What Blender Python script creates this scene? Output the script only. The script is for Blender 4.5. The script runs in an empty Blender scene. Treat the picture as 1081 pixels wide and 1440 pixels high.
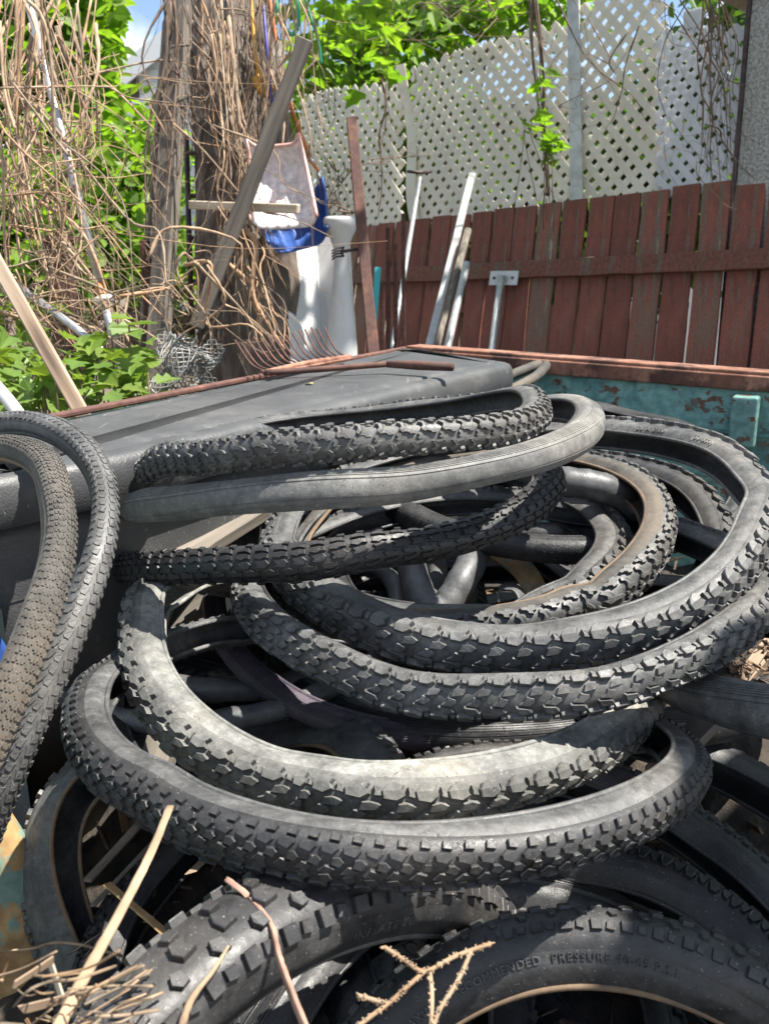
import bpy, math, random
import numpy as np
from mathutils import Vector, Matrix, noise as mnoise
rad = math.radians
S = bpy.context.scene
# ---------------------------------------------------------------- camera
CAMH = 1.35; FPX = 1300.0; PITCH = math.atan(320/1300.0)
cam_d = bpy.data.cameras.new('camera'); cam = bpy.data.objects.new('camera', cam_d)
S.collection.objects.link(cam); S.camera = cam
cam.location = (0, 0, CAMH); cam.rotation_euler = (math.pi/2-PITCH, 0, 0)
cam_d.sensor_fit = 'VERTICAL'; cam_d.sensor_height = 36; cam_d.lens = FPX/1440*36
cam_d.clip_start = 0.02; cam_d.clip_end = 500
cam_d.dof.use_dof = True; cam_d.dof.focus_distance = 1.1; cam_d.dof.aperture_fstop = 13
# ---------------------------------------------------------------- world and sun
SUN = Vector((0.42, -0.06, 0.90)).normalized()
W = bpy.data.worlds.new("World"); S.world = W; W.use_nodes = True
nt = W.node_tree; nt.nodes.clear()
wo = nt.nodes.new('ShaderNodeOutputWorld'); bg = nt.nodes.new('ShaderNodeBackground')
sky = nt.nodes.new('ShaderNodeTexSky'); sky.sky_type = 'NISHITA'; sky.sun_disc = False
sky.sun_elevation = math.asin(SUN.z); sky.sun_rotation = math.atan2(SUN.x, SUN.y)
sky.air_density = 1.0; sky.dust_density = 0.4
tc = nt.nodes.new('ShaderNodeTexCoord'); cn = nt.nodes.new('ShaderNodeTexNoise')
cn.inputs['Scale'].default_value = 3.2; cn.inputs['Detail'].default_value = 7
nt.links.new(tc.outputs['Generated'], cn.inputs['Vector'])
cr = nt.nodes.new('ShaderNodeValToRGB'); cr.color_ramp.elements[0].position = .5; cr.color_ramp.elements[1].position = .62
nt.links.new(cn.outputs['Fac'], cr.inputs['Fac'])
mx = nt.nodes.new('ShaderNodeMix'); mx.data_type = 'RGBA'
nt.links.new(cr.outputs['Color'], mx.inputs[0]); nt.links.new(sky.outputs['Color'], mx.inputs[6])
mx.inputs[7].default_value = (8.5, 8.6, 8.8, 1)
nt.links.new(mx.outputs[2], bg.inputs['Color']); bg.inputs['Strength'].default_value = 0.078
nt.links.new(bg.outputs['Background'], wo.inputs['Surface'])
sd = bpy.data.lights.new('sun', 'SUN'); sd.energy = 5.0; sd.angle = rad(.5); sd.color = (1, .95, .87)
so = bpy.data.objects.new('sun', sd); S.collection.objects.link(so)
so.rotation_euler = SUN.to_track_quat('Z', 'Y').to_euler()
S.view_settings.view_transform = 'Standard'; S.view_settings.look = 'None'; S.view_settings.gamma = 1
S.view_settings.exposure = 1.38
S.render.engine = 'CYCLES'
try:
    S.cycles.use_denoising = True; S.cycles.max_bounces = 7; S.cycles.transparent_max_bounces = 8
except Exception: pass
random.seed(7); NR = np.random.RandomState(5)
# ---------------------------------------------------------------- view helpers: a pixel of the 1081x1440 photo and a distance give a point
FW = Vector((0, math.cos(PITCH), -math.sin(PITCH))); UPV = Vector((0, math.sin(PITCH), math.cos(PITCH))); EYE = Vector((0, 0, CAMH))
def ray(px, py): return FW + Vector((1, 0, 0))*((px-540.5)/FPX) + UPV*((720-py)/FPX)
def at(px, py, d): return EYE + ray(px, py)*d
def on_z(px, py, z):
    r = ray(px, py); return EYE + r*((z-CAMH)/r.z)
def on_y(px, py, y):
    r = ray(px, py); return EYE + r*(y/r.y)
# ---------------------------------------------------------------- materials
MATS = {}
def nodes_of(name):
    m = bpy.data.materials.new(name); m.use_nodes = True; MATS[name] = m
    t = m.node_tree; return m, t, t.nodes['Principled BSDF']
def N(t, kind, **kw):
    n = t.nodes.new(kind)
    for k, v in kw.items():
        if k in n.inputs: n.inputs[k].default_value = v
        else: setattr(n, k, v)
    return n
def coords(t, scale=(1, 1, 1), which='Object'):
    c = t.nodes.new('ShaderNodeTexCoord'); mp = t.nodes.new('ShaderNodeMapping'); mp.inputs['Scale'].default_value = scale
    t.links.new(c.outputs[which], mp.inputs['Vector']); return mp.outputs['Vector']
def ramp(t, src, stops):
    r = t.nodes.new('ShaderNodeValToRGB'); el = r.color_ramp.elements
    while len(el) < len(stops): el.new(.5)
    for e, (p, c) in zip(el, stops):
        e.position = p; e.color = (c[0], c[1], c[2], 1) if hasattr(c, '__len__') else (c, c, c, 1)
    t.links.new(src, r.inputs['Fac']); return r.outputs['Color']
def mixc(t, fac, a, b, mode='MIX'):
    m = t.nodes.new('ShaderNodeMix'); m.data_type = 'RGBA'; m.blend_type = mode
    for i, v in ((0, fac), (6, a), (7, b)):
        if isinstance(v, bpy.types.NodeSocket): t.links.new(v, m.inputs[i])
        elif i == 0: m.inputs[0].default_value = v
        else: m.inputs[i].default_value = (v[0], v[1], v[2], 1)
    return m.outputs[2]
def bump(t, bsdf, src, strength=.3, dist=.002):
    b = N(t, 'ShaderNodeBump'); b.inputs['Strength'].default_value = strength; b.inputs['Distance'].default_value = dist
    t.links.new(src, b.inputs['Height']); t.links.new(b.outputs['Normal'], bsdf.inputs['Normal'])
def simple(name, stops, scale=(20, 20, 20), rough=.7, bmp=.3, bd=.002, metal=0, detail=6, vary=0, island=0, nscale=1, trans=None, spec=None):
    """noise between colour stops, bump from the same noise; vary = per-object brightness, island = per-loose-piece"""
    m, t, b = nodes_of(name)
    v = coords(t, scale); n = N(t, 'ShaderNodeTexNoise', Scale=nscale, Detail=detail); t.links.new(v, n.inputs['Vector'])
    c = ramp(t, n.outputs['Fac'], stops)
    if vary:
        oi = t.nodes.new('ShaderNodeObjectInfo')
        f = ramp(t, oi.outputs['Random'], [(0, 1-vary), (1, 1+vary*.4)]); c = mixc(t, 1, c, f, 'MULTIPLY')
    if island:
        g = t.nodes.new('ShaderNodeNewGeometry')
        f = ramp(t, g.outputs['Random Per Island'], [(0, (1-island, 1-island, 1-island)), (.5, (1, .93, .85)), (1, (1.0, .8, .62))]); c = mixc(t, 1, c, f, 'MULTIPLY')
    t.links.new(c, b.inputs['Base Color']); b.inputs['Roughness'].default_value = rough; b.inputs['Metallic'].default_value = metal
    if spec is not None: b.inputs['Specular IOR Level'].default_value = spec
    if bmp: bump(t, b, n.outputs['Fac'], bmp, bd)
    if trans:
        tr = t.nodes.new('ShaderNodeBsdfTranslucent'); mixs = t.nodes.new('ShaderNodeMixShader'); mixs.inputs[0].default_value = trans[1]
        if trans[0] is None: t.links.new(c, tr.inputs['Color'])
        else:
            cc = mixc(t, 1, c, trans[0], 'MULTIPLY'); t.links.new(cc, tr.inputs['Color'])
        out = t.nodes['Material Output']; t.links.new(b.outputs[0], mixs.inputs[1]); t.links.new(tr.outputs[0], mixs.inputs[2]); t.links.new(mixs.outputs[0], out.inputs['Surface'])
    return m
def rubber(name, base, dust, amount=.5, brown=(.16, .13, .10), brownamt=.2, rough=.55):
    """black rubber with pale dust in patches, mud spots, hairline cracks and scuffs, each with a shape of its own"""
    m, t, b = nodes_of(name)
    v = coords(t, (1, 1, 1))
    def nz(sc, d, r=.6): n = N(t, 'ShaderNodeTexNoise', Scale=sc, Detail=d, Roughness=r); t.links.new(v, n.inputs['Vector']); return n.outputs['Fac']
    n1, n2, n3, n4, n5 = nz(11, 9, .7), nz(110, 5, .7), nz(6, 6), nz(420, 2), nz(38, 6, .75)
    f1 = ramp(t, n1, [(.34, amount*.30), (.5, amount*.62), (.66, amount*1.05)])
    f2 = ramp(t, n2, [(.32, .45), (.68, 1.05)]); f5 = ramp(t, n5, [(.38, .55), (.6, 1.1)])
    c = mixc(t, mixc(t, 1, mixc(t, 1, f1, f2, 'MULTIPLY'), f5, 'MULTIPLY'), base, dust)
    c = mixc(t, ramp(t, n3, [(.50, 0), (.66, brownamt)]), c, brown)
    sp = ramp(t, n4, [(.68, 0), (.72, .75)]); c = mixc(t, sp, c, tuple(min(.5, x*1.5+.03) for x in brown))          # specks of dry mud
    vo = N(t, 'ShaderNodeTexVoronoi', Scale=75); vo.feature = 'DISTANCE_TO_EDGE'
    dv = mixc(t, .12, v, N_color(t, v, 30)); t.links.new(dv, vo.inputs['Vector'])
    ck = ramp(t, vo.outputs['Distance'], [(.0, 1), (.018, 0)]); ckm = mixc(t, 1, ck, ramp(t, n1, [(.52, 0), (.58, .8)]), 'MULTIPLY')
    c = mixc(t, ckm, c, (.006, .006, .006))
    t.links.new(c, b.inputs['Base Color'])
    t.links.new(ramp(t, n5, [(.3, rough-.1), (.7, min(1, rough+.3))]), b.inputs['Roughness'])
    b.inputs['Specular IOR Level'].default_value = .55
    hsum = mixc(t, .35, n2, n5); hs2 = mixc(t, ckm, hsum, (0, 0, 0)); bump(t, b, hs2, .5, .0016)
    return m
def N_color(t, v, sc):
    n = N(t, 'ShaderNodeTexNoise', Scale=sc, Detail=3); t.links.new(v, n.inputs['Vector']); return n.outputs['Color']
def flecked(name, a, c, lo=.5, hi=.56, scale=(6, 6, 6), rough=.6, grain=60, metal=0, third=None, bd=.002):
    """paint a with patches of c (rust, bare wood) whose edges are crisp"""
    m, t, b = nodes_of(name)
    v = coords(t, scale); n = N(t, 'ShaderNodeTexNoise', Scale=1, Detail=9, Roughness=.68); t.links.new(v, n.inputs['Vector'])
    v2 = coords(t, (1, 1, 1)); n2 = N(t, 'ShaderNodeTexNoise', Scale=grain, Detail=4); t.links.new(v2, n2.inputs['Vector'])
    f = ramp(t, n.outputs['Fac'], [(lo, 0), (hi, 1)])
    g = ramp(t, n2.outputs['Fac'], [(.3, .6), (.7, 1.1)])
    cc = mixc(t, f, a, c)
    if third:
        n3 = N(t, 'ShaderNodeTexNoise', Scale=.8, Detail=6); t.links.new(coords(t, (scale[1], scale[2], scale[0])), n3.inputs['Vector'])
        cc = mixc(t, ramp(t, n3.outputs['Fac'], [(.5, 0), (.66, 1)]), cc, third)
    cc = mixc(t, 1, cc, g, 'MULTIPLY')
    oi = t.nodes.new('ShaderNodeObjectInfo'); cc = mixc(t, 1, cc, ramp(t, oi.outputs['Random'], [(0, .72), (1, 1.12)]), 'MULTIPLY')
    t.links.new(cc, b.inputs['Base Color']); b.inputs['Roughness'].default_value = rough; b.inputs['Metallic'].default_value = metal
    bump(t, b, n.outputs['Fac'], .5, bd); return m
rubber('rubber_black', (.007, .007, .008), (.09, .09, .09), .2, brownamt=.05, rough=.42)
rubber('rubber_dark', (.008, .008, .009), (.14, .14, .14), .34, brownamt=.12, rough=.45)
rubber('rubber_mid', (.012, .012, .013), (.31, .31, .30), .50, brownamt=.15, rough=.48)
rubber('rubber_pale', (.03, .03, .03), (.44, .44, .40), .75, brown=(.30, .26, .19), brownamt=.3, rough=.65)
rubber('rubber_pale_tread', (.02, .02, .02), (.34, .34, .31), .6, brown=(.22, .19, .15), brownamt=.3, rough=.65)
rubber('rubber_dirty', (.018, .017, .015), (.20, .18, .155), .6, brown=(.16, .125, .09), brownamt=.5, rough=.75)
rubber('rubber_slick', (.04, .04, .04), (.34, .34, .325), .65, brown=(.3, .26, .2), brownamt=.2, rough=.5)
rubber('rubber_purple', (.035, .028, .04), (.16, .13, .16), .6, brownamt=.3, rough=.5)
rubber('rubber_tube', (.035, .036, .038), (.24, .24, .24), .5, brownamt=.05, rough=.38)
rubber('rubber_tan', (.10, .065, .038), (.30, .21, .13), .6, brown=(.06, .04, .03), brownamt=.9, rough=.7)
def weathered_plastic(name):
    m, t, b = nodes_of(name); v = coords(t, (1, 1, 1))
    def nz(sc, d, r=.6, scale=None):
        n = N(t, 'ShaderNodeTexNoise', Scale=sc, Detail=d, Roughness=r); t.links.new(coords(t, scale) if scale else v, n.inputs['Vector']); return n.outputs['Fac']
    big, mid, pebble, sc1, sc2 = nz(4, 8, .65), nz(22, 7, .7), nz(330, 2), nz(1, 3, .5, (160, 6, 60)), nz(1, 3, .5, (9, 190, 60))
    c = ramp(t, big, [(.3, (.035, .037, .04)), (.52, (.062, .064, .067)), (.7, (.095, .095, .093))])
    c = mixc(t, ramp(t, mid, [(.56, 0), (.7, .3)]), c, (.16, .15, .135))
    c = mixc(t, ramp(t, sc1, [(.69, 0), (.71, .4)]), c, (.25, .25, .25)); c = mixc(t, ramp(t, sc2, [(.70, 0), (.72, .35)]), c, (.28, .28, .28))
    t.links.new(c, b.inputs['Base Color']); t.links.new(ramp(t, mid, [(.3, .34), (.7, .6)]), b.inputs['Roughness']); bump(t, b, pebble, .5, .0015)
weathered_plastic('plastic_black')
simple('wood_gray', [(.3, (.065, .055, .046)), (.7, (.19, .165, .135))], (60, 60, 3), rough=.85, bmp=.6, bd=.003, vary=.2)
simple('wood_tan', [(.3, (.09, .06, .04)), (.48, (.26, .185, .125)), (.6, (.34, .27, .2)), (.72, (.10, .075, .055))], (40, 40, 3), rough=.85, bmp=.6, bd=.003)
simple('wood_pale', [(.3, (.36, .29, .21)), (.7, (.55, .47, .37))], (60, 60, 4), rough=.8, bmp=.5, bd=.002, vary=.2)
simple('wood_pink', [(.3, (.16, .085, .06)), (.7, (.36, .23, .17))], (60, 60, 8), rough=.8, bmp=.5, bd=.002)
simple('wood_fresh', [(.3, (.40, .17, .05)), (.7, (.62, .33, .12))], (50, 50, 5), rough=.8, bmp=.6, bd=.003, vary=.2)
def fence_paint(name, sc):
    m, t, b = nodes_of(name)
    def nz(scale, d, r): n = N(t, 'ShaderNodeTexNoise', Scale=1, Detail=d, Roughness=r); t.links.new(coords(t, scale), n.inputs['Vector']); return n.outputs['Fac']
    s3 = (sc[2], sc[0], sc[1]); streak, patch, fine, tone = nz(sc, 8, .7), nz(tuple(x*.22 for x in sc), 5, .6), nz((120, 120, 90), 4, .6), nz((7, 7, 3), 4, .6)
    oi = t.nodes.new('ShaderNodeObjectInfo'); rr = oi.outputs['Random']
    red = mixc(t, ramp(t, tone, [(.35, 0), (.65, 1)]), (.14, .048, .036), (.29, .088, .06)); red = mixc(t, 1, red, ramp(t, rr, [(0, .75), (1, 1.15)]), 'MULTIPLY')
    wear = N(t, 'ShaderNodeMath', operation='ADD'); t.links.new(streak, wear.inputs[0]); r2 = ramp(t, rr, [(0, 0), (.6, .05), (1, .16)]); t.links.new(r2, wear.inputs[1])
    w2 = N(t, 'ShaderNodeMath', operation='ADD'); t.links.new(wear.outputs[0], w2.inputs[0]); pm = ramp(t, patch, [(.3, 0), (.7, .14)]); t.links.new(pm, w2.inputs[1])
    c = mixc(t, ramp(t, w2.outputs[0], [(.62, 0), (.72, .8)]), red, (.155, .12, .085))
    c = mixc(t, ramp(t, w2.outputs[0], [(.80, 0), (.84, .8)]), c, (.36, .34, .29))
    c = mixc(t, 1, c, ramp(t, fine, [(.3, .7), (.7, 1.15)]), 'MULTIPLY'); t.links.new(c, b.inputs['Base Color']); b.inputs['Roughness'].default_value = .8; bump(t, b, w2.outputs[0], .6, .003)
fence_paint('fence_board', (34, 34, 3.0))
flecked('fence_board_old', (.19, .068, .048), (.18, .15, .11), .47, .62, (22, 22, 2.2), rough=.8, third=(.10, .038, .026))
flecked('fence_rail', (.21, .075, .05), (.17, .13, .095), .52, .62, (3, 26, 26), rough=.8)
flecked('teal_paint', (.20, .40, .36), (.16, .07, .035), .54, .575, (17, 17, 26), rough=.5, third=(.10, .27, .26))
flecked('rust_paint', (.33, .16, .105), (.10, .045, .03), .47, .56, (14, 14, 14), rough=.8, third=(.24, .10, .06))
flecked('rust_brown', (.10, .045, .035), (.17, .075, .05), .5, .62, (9, 9, 9), rough=.8)
flecked('rust_ochre', (.38, .24, .10), (.17, .27, .22), .52, .57, (16, 16, 16), rough=.7, third=(.22, .10, .04))
simple('metal_zinc', [(.35, (.42, .43, .44)), (.7, (.6, .61, .62))], (30, 30, 30), rough=.42, metal=.7, bmp=.1)
simple('metal_white', [(.3, (.36, .36, .35)), (.6, (.56, .56, .54))], (9, 9, 14), rough=.4, metal=.2, bmp=.1)
simple('wire_grey', [(.35, (.16, .16, .155)), (.7, (.34, .34, .33))], (60, 60, 60), rough=.5, metal=.4, bmp=.1)
simple('metal_dark', [(.35, (.05, .035, .035)), (.7, (.10, .07, .065))], (30, 30, 30), rough=.6, metal=.3, bmp=.2)
simple('vinyl_lattice', [(.35, (.72, .68, .60)), (.7, (.84, .80, .73))], (3, 3, 3), rough=.6, bmp=.05, trans=((1, .98, .92), .30))
simple('vinyl_white', [(.35, (.74, .74, .76)), (.7, (.84, .84, .86))], (3, 3, 3), rough=.5, bmp=.05, trans=((1, 1, 1), .45))
simple('plastic_white', [(.3, (.62, .62, .62)), (.7, (.82, .82, .80))], (7, 7, 7), rough=.45, bmp=.05, trans=((1, 1, 1), .15))
flecked('shovel_scoop', (.66, .62, .63), (.55, .22, .14), .57, .64, (7, 7, 5), rough=.45)
simple('plastic_red', [(.3, (.50, .22, .16)), (.6, (.66, .50, .46))], (9, 9, 9), rough=.5, bmp=.05)
simple('plastic_blue', [(.3, (.02, .06, .26)), (.7, (.06, .14, .42))], (7, 7, 7), rough=.4, bmp=.05, trans=((1, 1, 1), .15))
simple('plastic_teal', [(.3, (.03, .30, .32)), (.7, (.05, .42, .42))], (7, 7, 7), rough=.5, bmp=.05)
simple('plastic_green', [(.3, (.01, .22, .10)), (.7, (.03, .4, .2))], (7, 7, 7), rough=.4, bmp=.05)
simple('plastic_orange', [(.3, (.42, .12, .03)), (.7, (.62, .20, .05))], (7, 7, 7), rough=.6, bmp=.05)
simple('plastic_yellow', [(.3, (.55, .28, .04)), (.7, (.75, .42, .07))], (7, 7, 7), rough=.5, bmp=.05)
simple('plastic_indigo', [(.3, (.03, .03, .2)), (.7, (.06, .06, .34))], (7, 7, 7), rough=.5, bmp=.05)
simple('bark', [(.3, (.045, .034, .028)), (.55, (.16, .125, .10)), (.75, (.30, .26, .22))], (26, 26, 7), rough=.95, bmp=1, bd=.02, detail=9)
simple('vine_stem', [(.3, (.24, .17, .12)), (.7, (.50, .39, .285))], (30, 30, 30), rough=.8, bmp=.3, island=.55)
simple('vine_dark', [(.3, (.10, .075, .06)), (.7, (.24, .18, .14))], (30, 30, 30), rough=.85, bmp=.3, island=.5)
simple('straw', [(.3, (.17, .125, .085)), (.7, (.38, .30, .215))], (40, 40, 40), rough=.8, bmp=.3, island=.35)
simple('chips', [(.3, (.06, .04, .03)), (.7, (.22, .15, .10))], (40, 40, 40), rough=.9, bmp=.4, island=.5)
simple('leaf_green', [(.3, (.09, .20, .018)), (.7, (.19, .34, .035))], (5, 5, 5), rough=.5, bmp=0, island=.35, trans=((1.9, 2.0, .9), .5))
simple('leaf_dark', [(.3, (.03, .075, .012)), (.7, (.07, .15, .022))], (5, 5, 5), rough=.5, bmp=0, island=.35, trans=((1.9, 2.0, .9), .45))
simple('leaf_lime', [(.3, (.10, .20, .03)), (.7, (.19, .30, .055))], (9, 9, 9), rough=.5, bmp=0, island=.25, trans=((1.5, 1.5, .9), .4))
simple('ground_soil', [(.3, (.05, .04, .028)), (.55, (.13, .10, .07)), (.75, (.08, .11, .03))], (6, 6, 6), rough=.95, bmp=1, bd=.03, detail=10)
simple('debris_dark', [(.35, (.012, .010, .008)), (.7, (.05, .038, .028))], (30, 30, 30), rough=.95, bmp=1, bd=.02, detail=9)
simple('stucco', [(.35, (.22, .22, .205)), (.5, (.34, .335, .315)), (.7, (.48, .47, .45))], (90, 90, 90), rough=.95, bmp=.9, bd=.01, detail=3)
simple('siding', [(.3, (.66, .67, .68)), (.7, (.72, .73, .74))], (3, 3, 3), rough=.6, bmp=.05)
simple('trim_white', [(.3, (.78, .78, .78)), (.7, (.82, .82, .82))], (3, 3, 3), rough=.6, bmp=.05)
simple('shingle', [(.3, (.10, .10, .11)), (.7, (.22, .22, .23))], (30, 30, 30), rough=.9, bmp=.5)
simple('glass_dark', [(.3, (.02, .025, .03)), (.7, (.03, .035, .04))], (3, 3, 3), rough=.1, bmp=0)
simple('yellow_leaf', [(.3, (.55, .42, .10)), (.7, (.68, .55, .2))], (60, 60, 60), rough=.7, bmp=.1)
# ---------------------------------------------------------------- object helpers
COL = S.collection
def tag(o, label=None, cat=None, group=None, kind=None):
    if label: o['label'] = label
    if cat: o['category'] = cat
    if group: o['group'] = group
    if kind: o['kind'] = kind
    return o
def empty(name, loc, label, cat, group=None):
    o = bpy.data.objects.new(name, None); COL.objects.link(o); o.location = loc; o.empty_display_size = .05
    return tag(o, label, cat, group)
def link_mesh(name, verts, faces, mat, parent=None, smooth=False, org=None):
    """verts in world space; the object's origin goes to org (or the parent's place)"""
    me = bpy.data.meshes.new(name)
    V = np.asarray(verts, dtype=float).reshape(-1, 3)
    if parent is not None:
        pl = parent.location
        if parent.parent is not None: pl = pl + parent.parent.location
        me.from_pydata((V-np.array(pl)).tolist(), [], faces)
    else:
        if org is None: org = (V.min(0)+V.max(0))/2; org[2] = V[:, 2].min()
        me.from_pydata((V-np.array(org)).tolist(), [], faces)
    me.materials.append(MATS[mat])
    if smooth: me.polygons.foreach_set('use_smooth', [True]*len(me.polygons))
    me.update()
    o = bpy.data.objects.new(name, me); COL.objects.link(o)
    if parent is not None: o.parent = parent
    else: o.location = Vector(org)
    return o
class MB:
    def __init__(s): s.v = []; s.f = []
    def add(s, vs, fs):
        k = len(s.v); s.v += [tuple(p) for p in vs]; s.f += [tuple(i+k for i in f) for f in fs]; return s
    def box(s, a, b):
        (x0, y0, z0), (x1, y1, z1) = a, b
        return s.add([(x0,y0,z0),(x1,y0,z0),(x1,y1,z0),(x0,y1,z0),(x0,y0,z1),(x1,y0,z1),(x1,y1,z1),(x0,y1,z1)],
                     [(0,3,2,1),(4,5,6,7),(0,1,5,4),(1,2,6,5),(2,3,7,6),(3,0,4,7)])
    def hexa(s, bot, top):
        n = len(bot)
        return s.add(list(bot)+list(top), [tuple(range(n))[::-1], tuple(range(n, 2*n))]+[(i, (i+1) % n, n+(i+1) % n, n+i) for i in range(n)])
    def beam(s, p0, p1, w, t, side=None, bev=0):
        """a board of width w (towards side) and thickness t from p0 to p1"""
        p0 = Vector(p0); p1 = Vector(p1); d = (p1-p0).normalized()
        sd = Vector(side) if side is not None else Vector((0, 0, 1)) if abs(d.z) < .8 else Vector((1, 0, 0))
        sd = (sd-d*sd.dot(d)).normalized(); nn = d.cross(sd)
        q = [(-w/2, -t/2), (w/2, -t/2), (w/2, t/2), (-w/2, t/2)]
        return s.hexa([p0+sd*a+nn*b for a, b in q], [p1+sd*a+nn*b for a, b in q])
    def tube(s, pts, r, n=8, cap=True):
        pts = [Vector(p) for p in pts]; m = len(pts)
        if not hasattr(r, '__len__'): r = [r]*m
        t0 = (pts[1]-pts[0]).normalized(); u = t0.orthogonal().normalized(); k = len(s.v)
        for i, p in enumerate(pts):
            t = (pts[min(i+1, m-1)]-pts[max(i-1, 0)])
            t = t.normalized() if t.length > 1e-9 else t0
            u = (u-t*u.dot(t)); u = u.normalized() if u.length > 1e-6 else t.orthogonal().normalized(); w = t.cross(u)
            for j in range(n):
                a = 2*math.pi*j/n; s.v.append(tuple(p+(u*math.cos(a)+w*math.sin(a))*r[i]))
        for i in range(m-1):
            for j in range(n):
                s.f.append((k+i*n+j, k+i*n+(j+1) % n, k+(i+1)*n+(j+1) % n, k+(i+1)*n+j))
        if cap:
            s.f.append(tuple(k+j for j in range(n))[::-1]); s.f.append(tuple(k+(m-1)*n+j for j in range(n)))
        return s
    def build(s, name, mat, parent=None, smooth=False, org=None): return link_mesh(name, s.v, s.f, mat, parent, smooth, org)
def spline(pts, n=8):
    pts = [Vector(p) for p in pts]; P = [pts[0]*2-pts[1]]+pts+[pts[-1]*2-pts[-2]]; out = []
    for i in range(1, len(P)-2):
        for k in range(n):
            t = k/n; a, b, c, d = P[i-1:i+3]
            out.append(.5*((2*b)+(c-a)*t+(2*a-5*b+4*c-d)*t*t+(3*b-a-3*c+d)*t**3))
    return out+[pts[-1]]
def bevel(o, w=.003, seg=2):
    m = o.modifiers.new('bevel', 'BEVEL'); m.width = w; m.segments = seg; m.limit_method = 'ANGLE'; return o
def plank(name, p0, p1, w, t, mat, side=None, parent=None, bev=.003, ragged=0):
    """a board whose own z axis runs along its grain"""
    p0 = Vector(p0); p1 = Vector(p1); d = p1-p0; L = d.length; d.normalize()
    sd = Vector(side) if side is not None else Vector((1, 0, 0)) if abs(d.x) < .9 else Vector((0, 1, 0))
    sd = (sd-d*sd.dot(d)).normalized(); nn = d.cross(sd)
    seg = max(2, int(L/.12)); vs = []; fs = []; rr = random.Random(hash((round(p0.x, 3), round(p0.z, 3))) & 0xffff)
    for i in range(seg+1):
        z = L*i/seg
        ww = w*(1+rr.uniform(-.04, .04)*(1+ragged*3)); tt = t*(1+rr.uniform(-.04, .04)); ox = rr.uniform(-.02, .02)*w; oz = (rr.uniform(-.5, .5)*ragged*w if i in (0, seg) else 0)
        for a, b in ((-1, -1), (1, -1), (1, 1), (-1, 1)):
            vs.append((a*ww/2+ox, b*tt/2, z+oz*a))
    for i in range(seg):
        for j in range(4): fs.append((i*4+j, i*4+(j+1) % 4, i*4+4+(j+1) % 4, i*4+4+j))
    fs.append((3, 2, 1, 0)); k = seg*4; fs.append((k, k+1, k+2, k+3))
    me = bpy.data.meshes.new(name); me.from_pydata(vs, [], fs); me.materials.append(MATS[mat])
    o = bpy.data.objects.new(name, me); COL.objects.link(o)
    Mx = Matrix((sd, nn, d)).transposed().to_4x4(); Mx.translation = p0
    if parent is not None:
        o.parent = parent; Mx.translation = p0-parent.location
    o.matrix_basis = Mx
    if bev: bevel(o, bev, 1)
    return o
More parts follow.
